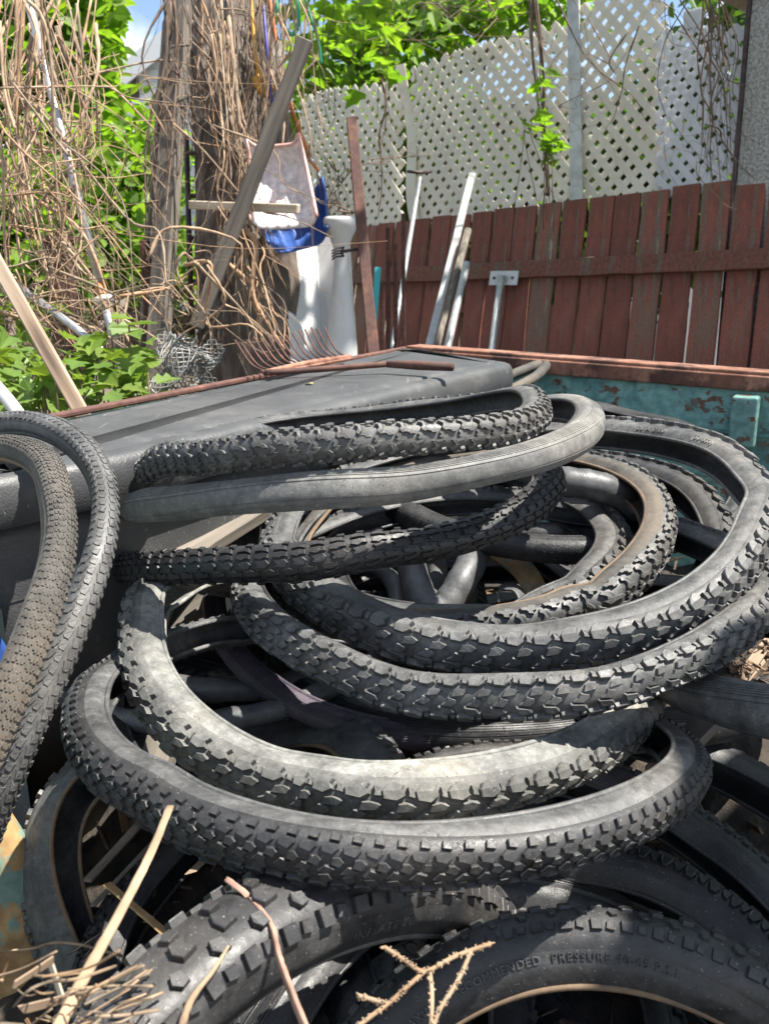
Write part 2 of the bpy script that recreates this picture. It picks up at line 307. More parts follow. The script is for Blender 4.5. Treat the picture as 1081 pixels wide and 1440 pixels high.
RINGS = {
 'top': (0.24, [-0.0522, 1.1508, 1.169, -0.1394, 0.0731, 0.9875, -0.0056, 0.0013, 0.0034, 0.0044, 0.0047, -0.0016]),
 'slick': (0.3, [-0.0304, 1.2099, 1.1238, -0.1936, 0.0929, 0.9767, 0.0011, 0.0106, 0.0023, 0.0019, -0.0005, -0.0021]),
 'black': (0.3, [-0.0648, 1.2814, 1.0302, -0.1909, 0.0767, 0.9786, 0.0003, 0.0064, 0.0072, 0.0011, -0.0008, -0.0003]),
 'big': (0.31, [0.1669, 1.2107, 1.0498, -0.1364, -0.1687, 0.9762, 0.0129, 0.0075, 0.0009, -0.002, 0.0014, -0.0028]),
 'under': (0.31, [0.1403, 1.1285, 0.9925, -0.0429, -0.0507, 0.9978, 0.0007, -0.0001, -0.0003, -0.0073, 0.0043, -0.0007]),
 'grey': (0.31, [0.0157, 1.0637, 0.8948, 0.1853, 0.1372, 0.9731, 0.0332, -0.0202, -0.0039, 0.0054, -0.046, 0.0526]),
 'low': (0.297, [0.0037, 0.8821, 0.917, 0.1166, 0.1354, 0.9839, 0.0008, -0.0121, -0.0, -0.0054, -0.0036, 0.0032]),
 'inner': (0.25, [0.1241, 1.2553, 1.0149, -0.1538, -0.2044, 0.9667, 0.0018, -0.0017, 0.0021, 0.0004, 0.0003, 0.0008]),
 'inner2': (0.24, [0.0832, 1.2857, 0.9856, -0.0462, -0.1339, 0.9899, 0.0009, -0.0023, 0.001, -0.0052, 0.0002, 0.0001]),
 'leftA': (0.262, [-0.4717, 0.8585, 0.9574, 0.7015, 0.5265, -0.4803, 0.0077, 0.0016, -0.0097, 0.0005, -0.0012, 0.0026]),
 'leftB': (0.29, [-0.4816, 0.952, 0.9362, 0.7158, 0.5676, -0.4067, 0.0142, 0.0076, -0.0168, -0.0071, 0.0015, 0.0077]),
 'lowleft': (0.2, [-0.1776, 0.9133, 0.7043, -0.2383, -0.4961, 0.8349, 0.0181, -0.0228, 0.0051, 0.0364, 0.0009, -0.0178]),
 'fat': (0.33, [-0.031, 0.4974, 0.5898, 0.8201, -0.5092, 0.2612, 0.0048, -0.0131, 0.0164, 0.0084, -0.0012, 0.0023]),
 'reco': (0.232, [0.1671, 0.5468, 0.6282, -0.0123, -0.9386, 0.3447, -0.0014, 0.0038, -0.0068, -0.0, 0.0049, -0.0012]),
 'behind_reco': (0.27, [0.2533, 0.7139, 0.4845, 0.2999, -0.625, 0.7207, 0.0073, 0.0, -0.0019, 0.0147, 0.0019, -0.003]),
 'pink': (0.29, [0.0409, 1.2972, 0.8827, 0.1041, -0.1905, 0.9761, 0.0035, -0.0004, -0.0014, -0.0023, -0.0013, -0.0004]),
 'rslick': (0.31, [0.6236, 0.9639, 0.9715, -0.1319, 0.1458, 0.9805, -0.0032, 0.0013, 0.0033, 0.0007, 0.0005, 0.0004]),
 'rdark': (0.29, [0.2446, 0.8192, 0.7244, -0.0269, -0.2045, 0.9785, -0.0025, -0.0044, 0.0026, -0.0097, -0.0008, -0.0028]),
 'rshade': (0.28, [0.1376, 0.6586, 0.5904, -0.2191, -0.5246, 0.8227, 0.0007, 0.0012, -0.0022, 0.003, -0.0002, 0.0018]),
 'rlow': (0.27, [0.1505, 0.731, 0.6987, -0.0258, -0.3641, 0.931, -0.002, -0.0036, 0.0025, -0.008, -0.0007, -0.003]),
 'bigin': (0.29, [0.2036, 1.3626, 0.9671, -0.1323, -0.2312, 0.9639, 0.0031, 0.0006, 0.0033, 0.0029, 0.0, 0.001]),
 'back': (0.31, [0.2893, 1.5746, 1.0438, -0.0174, -0.2104, 0.9775, -0.0005, 0.001, -0.0008, 0.0012, -0.0005, 0.0003]),
 'sheet': (0.29, [0.147, 0.5995, 0.5821, 0.2481, -0.497, 0.8315, 0.0014, -0.0006, 0.0003, 0.0024, -0.0008, -0.0003]),
 'tube1': (0.26, [-0.1791, 1.3886, 0.8898, -0.0866, -0.2385, 0.9673, -0.0003, 0.0029, -0.005, 0.0014, -0.0014, 0.0005]),
 'tube2': (0.26, [-0.2379, 1.2794, 0.8927, -0.0257, -0.2332, 0.9721, -0.0009, 0.0027, -0.0059, 0.0023, -0.0018, -0.0003]),
}
# ================================================================ setting
tag(MB().box((-60, -20, -.5), (60, 90, 0)).build('ground', 'ground_soil'), 'bare trodden yard soil under everything', 'ground', kind='structure')
# ---- the fence line: a vertical plane leaning 6 degrees away
FA = Vector((1.64, 4.0, CAMH)); FB = Vector((-.12, 5.8, CAMH))
FU = (FB-FA).normalized(); FNH = Vector((FU.y, -FU.x, 0)); FNH = FNH if FNH.y < 0 else -FNH     # faces the camera
LEAN = rad(9); FUP = Vector((0, 0, 1))*math.cos(LEAN)-FNH*math.sin(LEAN); FN = FNH*math.cos(LEAN)+Vector((0, 0, 1))*math.sin(LEAN)
def fsh(px, py, off=0):
    """pixel -> (along, up) in the fence plane pushed off metres towards the camera"""
    r = ray(px, py); t = ((FA+FN*off-EYE).dot(FN))/r.dot(FN); p = EYE+r*t-FA-FN*off; return p.dot(FU), p.dot(FUP)
def fpt(s, h, off=0): return FA+FU*s+FUP*h+FN*off
s0 = fsh(1052, 380)[0]; s1 = fsh(682, 380)[0]; BW = (s1-s0)/10
hA = fsh(1052, 252)[1]; sA = fsh(1052, 252)[0]; sB, hB = fsh(520, 318)
fence = empty('wooden_fence', fpt(0, -1.35), 'dark red board fence with peeling paint and one long rail, below the white lattice', 'fence')
for k in range(-3, 23):
    a = s0+k*BW; top = hA+(hB-hA)*((a-sA)/(sB-sA))+random.uniform(-.005, .005)
    g = .009+random.uniform(0, .007); sh = -.075*(1-(a-s0)/(19*BW))
    t = random.uniform(-.004, .004)
    o = plank('board', fpt(a+BW/2+sh*1.6, -1.34, t), fpt(a+BW/2+sh*.25+random.uniform(-.006, .006), top, t), BW-g, .018, 'fence_board', side=FU, parent=fence, bev=.003)
h0 = fsh(1081, 366)[1]; h1 = fsh(570, 388)[1]; q0 = fsh(1081, 366)[0]; q1 = fsh(570, 388)[0]; sl = (h1-h0)/(q1-q0)
rl = plank('rail', fpt(-.6, h0-sl*(.6+q0), .03), fpt(q1+.9, h1+sl*.9, .03), .085, .038, 'fence_rail', side=FUP, parent=fence)
m = MB()   # nail heads in the rail
for k in range(-3, 21):
    for e in (.022, -.022):
        a = s0+(k+.5)*BW+random.uniform(-.02, .02); hh_ = h0+sl*(a-q0)+e; m.tube([fpt(a, hh_, .048), fpt(a, hh_, .0505)], .0035, 6)
nl = m.build('nails', 'metal_dark', fence); tag(nl, kind='stuff')
# ---- lattice panels behind the boards
def clip(poly, p, d):
    """line p+t d against a convex polygon"""
    t0, t1 = -1e9, 1e9; n = len(poly); area = sum(poly[i][0]*poly[(i+1) % n][1]-poly[(i+1) % n][0]*poly[i][1] for i in range(n)); sg = 1 if area > 0 else -1
    for i in range(n):
        a = poly[i]; b = poly[(i+1) % n]; ex, ey = b[0]-a[0], b[1]-a[1]; nx, ny = -ey*sg, ex*sg
        num = (a[0]-p[0])*nx+(a[1]-p[1])*ny; den = d[0]*nx+d[1]*ny
        if abs(den) < 1e-9:
            if num > 0: return None
            continue
        t = num/den
        if den > 0: t0 = max(t0, t)
        else: t1 = min(t1, t)
    return (t0, t1) if t1-t0 > .01 else None
def lattice(poly_px, off, mat, label, pitch=.062, wid=.035, name='garden_lattice'):
    poly = [fsh(x, y, off) for x, y in poly_px]; m = MB(); cs = [sum(p[i] for p in poly)/len(poly) for i in (0, 1)]
    for sg in (1, -1):
        d = (math.sqrt(.5), sg*math.sqrt(.5)); nn = (-d[1], d[0])
        for k in range(-90, 91):
            p = (cs[0]+nn[0]*k*pitch, cs[1]+nn[1]*k*pitch); c = clip(poly, p, d)
            if not c: continue
            e = .012
            a = (p[0]+d[0]*(c[0]-e), p[1]+d[1]*(c[0]-e)); b = (p[0]+d[0]*(c[1]+e), p[1]+d[1]*(c[1]+e))
            o2 = off+(.004 if sg > 0 else -.004)
            wob = .006*math.sin(a[0]*3)+.01*math.sin(k*.31)
            m.beam(fpt(a[0], a[1], o2+wob), fpt(b[0], b[1], o2+wob*.5), wid, .006, side=FU*nn[0]+FUP*nn[1])
    return tag(m.build(name, mat), label, 'lattice')
LG = 'white lattice panels above the fence'
lattice([(425, 320), (425, 132), (465, 128), (566, 96), (566, 318)], -.05, 'vinyl_lattice', 'farthest lattice panel, behind the rusty steel post and left of the wavy strip')
lattice([(580, 318), (580, 93), (636, 77), (748, 36), (800, 18), (805, 290)], -.045, 'vinyl_lattice', 'widest weathered white lattice panel with sloping top between the two upright strips')
lattice([(818, 286), (818, 12), (870, -12), (934, -40), (934, 275)], -.045, 'vinyl_lattice', 'tall white lattice panel just right of the flat white post')
lattice([(926, 274), (926, 46), (1048, 40), (1048, 262)], -.02, 'vinyl_white', 'brighter white lattice panel next to the stucco wall', pitch=.052, wid=.031)
def fboard(x0, y0, x1, y1, w, off, mat, name, label, cat, t=.012, wav=0):
    a = fsh(x0, y0, off); b = fsh(x1, y1, off); m = MB(); n = 14; P = []
    for i in range(n+1):
        f = i/n; P.append((a[0]+(b[0]-a[0])*f+wav*math.sin(f*9)*.5, a[1]+(b[1]-a[1])*f, off+wav*math.sin(f*7)))
    for i in range(n):
        p, q = P[i], P[i+1]
        m.hexa([fpt(p[0]-w/2, p[1], p[2]), fpt(p[0]+w/2, p[1], p[2]), fpt(p[0]+w/2, p[1], p[2]+t), fpt(p[0]-w/2, p[1], p[2]+t)],
               [fpt(q[0]-w/2, q[1], q[2]), fpt(q[0]+w/2, q[1], q[2]), fpt(q[0]+w/2, q[1], q[2]+t), fpt(q[0]-w/2, q[1], q[2]+t)])
    return tag(m.build(name, mat), label, cat)
fboard(812, 300, 806, -30, .07, -.03, 'metal_white', 'lattice_post', 'straight flat white post between two lattice panels', 'post')
fboard(588, 330, 566, 92, .075, -.03, 'vinyl_lattice', 'lattice_strip', 'wavy pale strip peeling off the lattice, left of the leaning pipes', 'strip', t=.006, wav=.02)
fboard(975, 40, 975, 14, .09, -.015, 'vinyl_white', 'lattice_offcut', 'short flat white offcut above the lattice beside the stucco wall', 'board')
# ---- stucco building on the right
sx = fsh(1050, 200, -.03)[0]
bld = empty('stucco_building', fpt(sx, -1.35, -.05), 'grey pebbledash stucco building at the right edge behind the fence', 'building')
def fhex(m, s_a, s_b, h_a, h_b, o_a, o_b):
    def v(s, h, o): return FA+FU*s+Vector((0, 0, 1))*h+FNH*o
    return m.hexa([v(s_a, h_a, o_a), v(s_b, h_a, o_a), v(s_b, h_a, o_b), v(s_a, h_a, o_b)], [v(s_a, h_b, o_a), v(s_b, h_b, o_a), v(s_b, h_b, o_b), v(s_a, h_b, o_b)])
eh = fsh(1060, 14, -.03)[1]
fhex(MB(), sx, sx-3.2, -1.35, eh, -.06, -3.2).build('wall', 'stucco', bld)
fhex(MB(), sx+.02, sx+.002, -1.35, eh, -.05, -.10).build('corner_trim', 'metal_dark', bld)
fhex(MB(), sx+.14, sx-3.5, eh+.002, eh+.09, -.02, -3.5).build('eave', 'wood_pale', bld)
# ---- neighbour house with a gable on the left, far beyond
HY = 15.0
def hp(px, py, y=HY): return on_y(px, py, y)
nh = empty('neighbour_house', (on_y(200, 300, HY).x, HY, 0), 'white house with grey shingle roof glimpsed between the leaves and the leaning plank', 'house')
pk = hp(262, 32); lo = hp(150, 122)
def shift(p, dy, dz=0): return Vector((p.x, p.y+dy, p.z+dz))
rt = Vector((2*pk.x-lo.x, HY, lo.z)); g = MB()
wl = lo.x+.5; wr = rt.x-.5; wz = lo.z+.5*(pk.z-lo.z)/(pk.x-lo.x)-.07
pts = [(wl, 0), (wr, 0), (wr, wz), (pk.x, pk.z-.07), (wl, wz)]
g.hexa([Vector((x, HY-.02, z)) for x, z in pts], [Vector((x, HY+7, z)) for x, z in pts]); 
g.build('wall', 'siding', nh)
sd_ = MB()
for i in range(26):
    z = .3+i*.17
    if z < pk.z-.3:
        t = 1 if z < wz else max(0.02, (pk.z-.1-z)/(pk.z-.1-wz)); cx = (wl+wr)/2 if t > .99 else pk.x
        sd_.beam((pk.x-(pk.x-wl)*t, HY-.03, z), (pk.x+(wr-pk.x)*t, HY-.03, z), .155, .025, side=(0, -.12, 1))
sd_.build('clapboards', 'siding', nh)
r_ = MB(); r_.beam(lo+Vector((0, 3.5, 0)), pk+Vector((0, 3.5, 0)), 7.4, .08, side=(0, 1, 0)); r_.beam(rt+Vector((0, 3.5, 0)), pk+Vector((0, 3.5, 0)), 7.4, .08, side=(0, 1, 0)); r_.build('roof', 'shingle', nh)
f_ = MB(); f_.beam(lo+Vector((0, -.22, -.10)), pk+Vector((0, -.22, -.10)), .26, .05, side=(0, 0, 1)); f_.beam(rt+Vector((0, -.22, -.10)), pk+Vector((0, -.22, -.10)), .26, .05, side=(0, 0, 1)); f_.build('fascia', 'trim_white', nh)
f_ = MB(); f_.beam(hp(150, 176, HY-.1), hp(262, 112, HY-.1), .2, .04, side=(0, 0, 1)); f_.build('trim_board', 'trim_white', nh)
# second house seen only through the lattice holes
h2 = empty('garage', (1.5, 11, 0), 'tan brick garage seen in pieces through the lattice holes', 'garage')
MB().box((.2, 10.5, 0), (5.5, 14, 3.0)).build('wall', 'wood_tan', h2); MB().box((-.1, 10.2, 3.0), (5.8, 14.3, 3.15)).build('roof', 'shingle', h2)
MB().box((2.3, 10.46, 0), (4.2, 10.5, 2.3)).build('door', 'trim_white', h2)
# ---------------------------------------------------------------- foliage
LEAF = [(0, 0), (.22, .28), (.5, .34), (.78, .2), (1, 0), (.78, -.2), (.5, -.34), (.22, -.28)]
MAPLE = [(0, 0), (.05, .30), (.28, .52), (.38, .28), (.62, .42), (.66, .18), (1, 0), (.66, -.18), (.62, -.42), (.38, -.28), (.28, -.52), (.05, -.30)]
def leaves_mesh(P, size, shape=LEAF, up=.5, droop=.3, seed=1, sizevar=.35):
    rs = np.random.RandomState(seed); n = len(P); L = np.array(shape); m = len(L); V = []; F = []
    for i in range(n):
        a = rs.uniform(0, 2*np.pi); nz = Vector((rs.normal(0, 1), rs.normal(0, 1), rs.normal(0, 1)+up*2.5)).normalized()
        d = Vector((math.cos(a), math.sin(a), -droop)); d = (d-nz*d.dot(nz)).normalized(); w = nz.cross(d); s = size*(1+rs.uniform(-sizevar, sizevar)); k = len(V); cu_ = rs.uniform(.05, .5); cy_ = rs.uniform(-.1, .4)
        for x, y in L:
            V.append(tuple(Vector(P[i])+d*(x*s)+w*(y*s)+nz*(s*(cu_*abs(y)-cy_*x*x))))
        h = m//2
        F.append(tuple(k+j for j in range(h+1))); F.append(tuple([k]+[k+j for j in range(h, m)]))
    return V, F
GAP = (168, 285, 150)
def crown_points(blobs, n, seed, clump=14, spread=.16):
    rs = np.random.RandomState(seed); vol = np.array([b[3]*b[4]*b[5] for b in blobs]); vol = vol/vol.sum(); out = []
    while len(out) < n:
        b = blobs[rs.choice(len(blobs), p=vol)]; d = rs.normal(0, 1, 3); d /= np.linalg.norm(d); r = rs.uniform(.25, 1)**.5
        c = np.array(b[:3])+d*r*np.array(b[3:6])
        for _ in range(clump): 
            q = c+rs.normal(0, spread, 3)*[1, 1, .7]; e = Vector(q)-EYE; dd = e.dot(FW); u = 540.5+FPX*e.x/dd; w = 720-FPX*e.dot(UPV)/dd
            if GAP[0] < u < GAP[1] and w < GAP[2]+30*math.sin(u*.2): continue      # the opening through which the house is seen
            out.append(q)
    return out[:n]
def tree(name, label, base, top, r0, r1, blobs, n, size, mat, seed, cat='tree', bark='bark', group=None, limbs=6, clump=14, spread=.16, shape=LEAF):
    base = Vector(base); top = Vector(top); t = empty(name, base, label, cat, group); rs = random.Random(seed)
    mid = (base+top)/2+Vector((rs.uniform(-.1, .1), rs.uniform(-.1, .1), 0)); P = spline([base, mid, top], 8)
    m = MB(); m.tube(P, [r0+(r1-r0)*i/(len(P)-1) for i in range(len(P))], 10)
    for b in blobs[:limbs]:
        c = Vector(b[:3]); st = P[rs.randint(len(P)//2, len(P)-2)]; m.tube(spline([st, (st+c)/2+Vector((0, 0, -.1)), c], 5), [r1*.6*(1-.8*i/10) for i in range(11)], 6)
    m.build('trunk', bark, t, True)
    V, F = leaves_mesh(crown_points(blobs, n, seed, clump, spread), size, shape, seed=seed); link_mesh('crown', V, F, mat, t)
    return t
def bl(px, py, d, rx, ry, rz): p = at(px, py, d); return (p.x, p.y, p.z, rx, ry, rz)
TG = 'leafy trees beyond the yard'
tree('maple_tree', 'bright green tree at the far left behind the dry vines', (-3.0, 7.2, 0), (-2.8, 7.2, 3.0), .12, .06,
     [bl(60, 60, 7.2, .8, .6, .8), bl(120, 120, 7, .5, .5, .8), bl(20, 260, 7, .7, .5, .7), bl(110, 40, 7.4, .3, .4, .5), bl(60, -60, 7.2, .9, .6, .6), bl(120, 190, 7, .22, .4, .35)], 6200, .13, 'leaf_green', 3, group=TG)
tree('leafy_bush', 'bright green leafy bush between the grey planks and the dry vines', (-1.7, 6.4, 0), (-1.7, 6.4, 1.6), .05, .03,
     [bl(170, 250, 6.4, .36, .4, .28), bl(215, 225, 6.3, .2, .3, .15), bl(130, 300, 6.3, .45, .4, .35), bl(190, 360, 6.2, .32, .4, .2), bl(60, 340, 6.0, .5, .4, .5), bl(250, 400, 6.2, .2, .3, .2)], 4600, .105, 'leaf_green', 9, cat='bush', group=TG)
tree('ash_tree', 'bright green tree whose leaves spread over the lattice tops', (.6, 8.4, 0), (.5, 8.2, 3.2), .11, .07,
     [bl(490, 120, 7.0, .45, .5, .38), bl(540, 70, 7.2, .5, .5, .3), bl(620, 20, 7.4, .6, .5, .28), bl(700, -20, 7.6, .5, .5, .25), bl(460, 60, 6.8, .22, .4, .25), bl(770, 5, 7.8, .3, .4, .16), bl(560, 230, 8.5, .8, .5, .9)], 5000, .115, 'leaf_green', 12, group=TG)
tree('elm_tree', 'dark green tree standing farther off behind the wide lattice panel', (2.2, 9.2, 0), (2.1, 9.2, 2.2), .12, .07,
     [bl(800, 300, 9, 1.2, .6, .9), bl(960, 180, 9, .8, .6, .7), bl(660, 330, 9.3, .9, .5, .6), bl(1020, 60, 9, .5, .5, .5), bl(880, 330, 9, 1, .6, .6)], 2600, .22, 'leaf_dark', 21, group=TG)
tree('hedge_tree', 'dense green tree growing past the left side of the yard', (-6.2, 8.5, 0), (-6.2, 8.5, 2.2), .12, .07,
     [(-6.2, 8.5, 2.4, 1.5, .9, 1.1), (-5.0, 8.9, 1.8, 1.1, .8, 1.2), (-7.6, 8.3, 1.6, 1.2, .9, 1.4), (-5.6, 8.2, .8, 1.4, .7, .7)], 2600, .22, 'leaf_dark', 51, group=TG)
tree('hedge_tree', 'broad green tree standing beyond the far left corner of the yard', (-10.0, 10.5, 0), (-10.0, 10.5, 2.6), .14, .08,
     [(-10, 10.5, 3.0, 2.0, 1.0, 1.5), (-8.4, 10.8, 1.7, 1.6, .9, 1.5), (-12, 10.2, 1.8, 1.8, 1, 1.6)], 2200, .28, 'leaf_dark', 52, group=TG)
# ---- the big vine-covered trunk
tb = at(372, 640, 3.3); tb.z = 0; ttop = at(318, -60, 3.5)
tr = empty('old_tree', tb, 'thick bare trunk wrapped in dry vines behind the plastic lid', 'tree')
P = spline([tb, at(365, 480, 3.3), at(345, 250, 3.35), ttop, ttop+Vector((-.1, .2, .9)), ttop+Vector((.1, .5, 1.9))], 14)
V = []; F = []; nn_ = 40
for i, p in enumerate(P):
    f = i/(len(P)-1); r = .20*(1-f)**.8*.75+.075
    for j in range(nn_):
        a = 2*math.pi*j/nn_; w = mnoise.noise(Vector((math.cos(a)*3.2, math.sin(a)*3.2, p.z*1.3)))+.6*mnoise.noise(Vector((math.cos(a)*9, math.sin(a)*9, p.z*3)))
        rr = r*(1+.20*w); V.append((p.x+rr*math.cos(a), p.y+rr*math.sin(a), p.z))
for i in range(len(P)-1):
    for j in range(nn_): F.append((i*nn_+j, i*nn_+(j+1) % nn_, (i+1)*nn_+(j+1) % nn_, (i+1)*nn_+j))
link_mesh('trunk', V, F, 'bark', tr, True)
m = MB()
for e in ((1.6, 3.6, 4.2), (.4, 4.6, 4.6), (2.6, 3.2, 4.3), (-1.5, 3.6, 4.6), (.9, 2.9, 4.4)):
    st = P[-10]; m.tube(spline([st, (st+Vector(e))/2+Vector((0, 0, .3)), Vector(e)], 6), [.06-.004*i for i in range(13)], 7)
m.build('limbs', 'bark', tr, True)
cb = [(1.3, 3.4, 4.0, .8, .8, .4), (2.2, 3.4, 4.0, .6, .8, .4), (2.9, 3.1, 4.2, .7, .9, .4), (.5, 4.4, 4.5, .7, .7, .4), (3.2, 4.2, 4.0, .7, .8, .4)]  # leaf blobs above the view, shaped to dapple the shovels and lattice with shade
V, F = leaves_mesh(crown_points(cb, 1500, 31, 10, .2), .15, seed=31); link_mesh('crown', V, F, 'leaf_green', tr)
# ================================================================ old metal bed that holds the heap
C_ = on_y(573, 489, 2.42); R_ = on_y(1081, 527, 2.0); L_ = on_y(98, 581, 1.44)
RZ = (C_.z+R_.z+L_.z)/3
bed = empty('metal_bed', (0, 1.2, 0), 'turquoise steel bed with rusty rim holding the heap of tyres', 'metal bed')
dr = (R_-C_).normalized(); dl = (L_-C_).normalized(); Rx = C_+dr*2.0; Lx = C_+dl*2.75
inn_r = Vector((dr.y, -dr.x, 0)); inn_r = inn_r if inn_r.y < 0 else -inn_r
inn_l = Vector((dl.y, -dl.x, 0)); inn_l = inn_l if inn_l.x > 0 else -inn_l
def wall(a, b, inn, z0, th, dz=0):
    m = MB(); A0 = Vector((a.x, a.y, z0)); B0 = Vector((b.x, b.y, z0)); A1 = a+Vector((0, 0, dz)); B1 = b+Vector((0, 0, dz)); o = Vector((inn.x, inn.y, 0)).normalized()*th
    return m.hexa([A0, B0, B0-o, A0-o], [A1, B1, B1-o, A1-o])
wall(C_, Rx, inn_r, .02, .02, -.012).build('side_panel', 'teal_paint', bed)
wall(C_, Lx, inn_l, .02, .02, -.012).build('side_panel', 'teal_paint', bed)
m = MB(); zz = Vector((0, 0, 1)); ir = Vector((inn_r.x, inn_r.y, 0)).normalized(); il = Vector((inn_l.x, inn_l.y, 0)).normalized()
for a, b, o in ((C_, Rx, ir),):
    m.beam(a-o*.028, b-o*.028, .075, .012, side=o); m.beam(a+o*.011+zz*-.02, b+o*.011+zz*-.02, .034, .006, side=(0, 0, 1))
o = m.build('rim', 'rust_paint', bed); bevel(o, .003, 2)
m = MB(); m.beam(C_-il*.006-zz*.002, Lx-il*.006-zz*.002, .018, .010, side=il); o = m.build('rim', 'rust_brown', bed); bevel(o, .003, 2)
m = MB()
for px in (640, 706): pass
m.beam(C_+ir*.006+dr*.25-zz*.13, C_+ir*.006+dr*1.9-zz*.13, .008, .012, side=(0, 0, 1)); m.beam(C_+ir*.004+dr*.05-zz*.24, C_+ir*.004+dr*1.9-zz*.24, .012, .010, side=(0, 0, 1))
m.build('pressed_rib', 'teal_paint', bed)
pR = C_+dr*((on_y(1049, 560, 2.02)-C_).length)
o = MB().beam(pR+ir*.028-zz*.045, pR+ir*.028-zz*.155, .055, .05, side=dr).build('stake_pocket', 'teal_paint', bed); bevel(o, .006, 3)
tn = Vector((Lx.x, Lx.y, 0)); rn = Vector((Rx.x, Rx.y, 0))
# debris that half fills it
def bed_inside(x, y): 
    p = Vector((x, y, 0)); return (p-C_).dot(ir) > .02 and (p-C_).dot(il) > .02
nx_, ny_ = 60, 60; V = []; F = []
for j in range(ny_+1):
    for i in range(nx_+1):
        u = i/nx_; v = j/ny_; p = C_+dr*(u*1.95)+dl*(v*2.6)+ir*.03*(1-0)+il*.03
        q = Vector((p.x*5, p.y*5, 0)); base = .42+.30*min(1, max(0, (p.y-.5)/.8)); 
        V.append((p.x, p.y, base+.07*mnoise.noise(q)+.03*mnoise.noise(q*4)))
for j in range(ny_):
    for i in range(nx_): F.append((j*(nx_+1)+i, j*(nx_+1)+i+1, (j+1)*(nx_+1)+i+1, (j+1)*(nx_+1)+i))
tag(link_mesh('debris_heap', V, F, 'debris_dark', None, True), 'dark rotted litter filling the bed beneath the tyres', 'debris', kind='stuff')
# ---------------------------------------------------------------- bicycle tyres
# ring = (path radius, centre, axis, out-of-plane and in-plane warps)
TH_N = 168
def profile(w, h, open_=.36):
    """half profile from crown to bead: (axial, radial)"""
    pts = [(0, .5), (.2, .475), (.36, .375), (.47, .17), (.5, -.08), (.47, -.3), (open_+.03, -.46), (open_, -.5)]
    out = []
    P = [(2*pts[0][0]-pts[1][0], pts[1][1])]+pts+[pts[-1]]
    for i in range(1, len(P)-2):
        for k in range(3):
            t = k/3; o = []
            for c in (0, 1):
                a, b, cc, d = (P[j][c] for j in range(i-1, i+3))
                o.append(.5*((2*b)+(cc-a)*t+(2*a-5*b+4*cc-d)*t*t+(3*b-a-3*cc+d)*t**3))
            out.append(o)
    out.append(list(pts[-1])); out = np.array(out)*[w, h]
    return out
class Ring:
    def __init__(s, R, q, w, h, twist=(0, 0, 0), squeeze=(0, 0), open_=.36, org=None):
        s.R = R; s.q = q; s.w = w; s.h = h; s.twist = twist; s.squeeze = squeeze
        kr_ = np.random.RandomState(int(abs(q[0])*9973+abs(q[1])*7919) % 9999); s.kinks = [(kr_.uniform(0, 6.28), kr_.normal(0, .0045), kr_.normal(0, .0045), kr_.uniform(.08, .3)) for _ in range(7)]
        s.C = np.array(q[:3]); n = np.array(q[3:6]); s.n = n/np.linalg.norm(n)
        ex = np.cross([0, 1, 0], s.n); s.ex = ex/np.linalg.norm(ex); s.ey = np.cross(s.n, s.ex)
        hp = profile(w, h, open_); full = np.concatenate([(hp*[-1, 1])[::-1], hp[1:]])
        d = np.linalg.norm(np.diff(full, axis=0), axis=1); ss = np.concatenate([[0], np.cumsum(d)]); s.s = ss-ss[-1]/2; s.full = full
        tg = np.gradient(full, axis=0); tg /= np.linalg.norm(tg, axis=1)[:, None]; s.nrm = np.stack([-tg[:, 1], tg[:, 0]], 1)
        if s.nrm[len(full)//2][1] < 0: s.nrm = -s.nrm
        s.smax = s.s[-1]
    def path(s, th):
        c, sn = np.cos(th)[:, None], np.sin(th)[:, None]; q = s.q
        r = s.R*(1+q[10]*np.cos(2*th)+q[11]*np.sin(2*th))[:, None]
        a = (q[6]*np.cos(2*th)+q[7]*np.sin(2*th)+q[8]*np.cos(3*th)+q[9]*np.sin(3*th))[:, None]
        for t0, kr, ka, kw in s.kinks:
            g = np.exp(-((np.angle(np.exp(1j*(th-t0))))/kw)**2)[:, None]; r = r+kr*g; a = a+ka*g
        return s.C+r*(c*s.ex+sn*s.ey)+a*s.n
    def frame(s, th):
        P = s.path(th); T = s.path(th+1e-3)-s.path(th-1e-3); T /= np.linalg.norm(T, axis=1)[:, None]
        er = np.cos(th)[:, None]*s.ex+np.sin(th)[:, None]*s.ey; er = er-T*(er*T).sum(1)[:, None]; er /= np.linalg.norm(er, axis=1)[:, None]
        ax = np.cross(er, T); ax *= np.sign((ax*s.n).sum(1))[:, None]
        tw = s.twist[0]+.13*np.sin(2*th+s.q[0]*40)+.08*np.sin(5*th+s.q[1]*40); c, sn = np.cos(tw)[:, None], np.sin(tw)[:, None]
        return P, er*c+ax*sn, ax*c-er*sn
    def surf(s, th, v, hgt):
        """points at angle th, profile arc length v (metres from the crown), height above the casing"""
        th = np.asarray(th, float); v = np.asarray(v, float)
        P, er, ax = s.frame(th)
        a = np.interp(v, s.s, s.full[:, 0]); r = np.interp(v, s.s, s.full[:, 1])
        na = np.interp(v, s.s, s.nrm[:, 0]); nr = np.interp(v, s.s, s.nrm[:, 1])
        k = 1+s.squeeze[0]*np.sin(3*th+s.squeeze[1])+.05*np.sin(7*th)
        return P+ax*((a*k+na*hgt)[:, None])+er*((r+nr*hgt)[:, None])
def ring_grid(ring, vs, hs, closed_profile, nth=None):
    nth = nth or TH_N; th = np.linspace(0, 2*np.pi, nth, endpoint=False); m = len(vs)
    V = np.stack([ring.surf(th, np.full(nth, v), h if np.isscalar(h) else h) for v, h in zip(vs, hs)], 1).reshape(-1, 3)
    F = []
    for i in range(nth):
        i2 = (i+1) % nth
        for j in range(m if closed_profile else m-1):
            j2 = (j+1) % m; F.append((i*m+j, i2*m+j, i2*m+j2, i*m+j2))
    return V, F
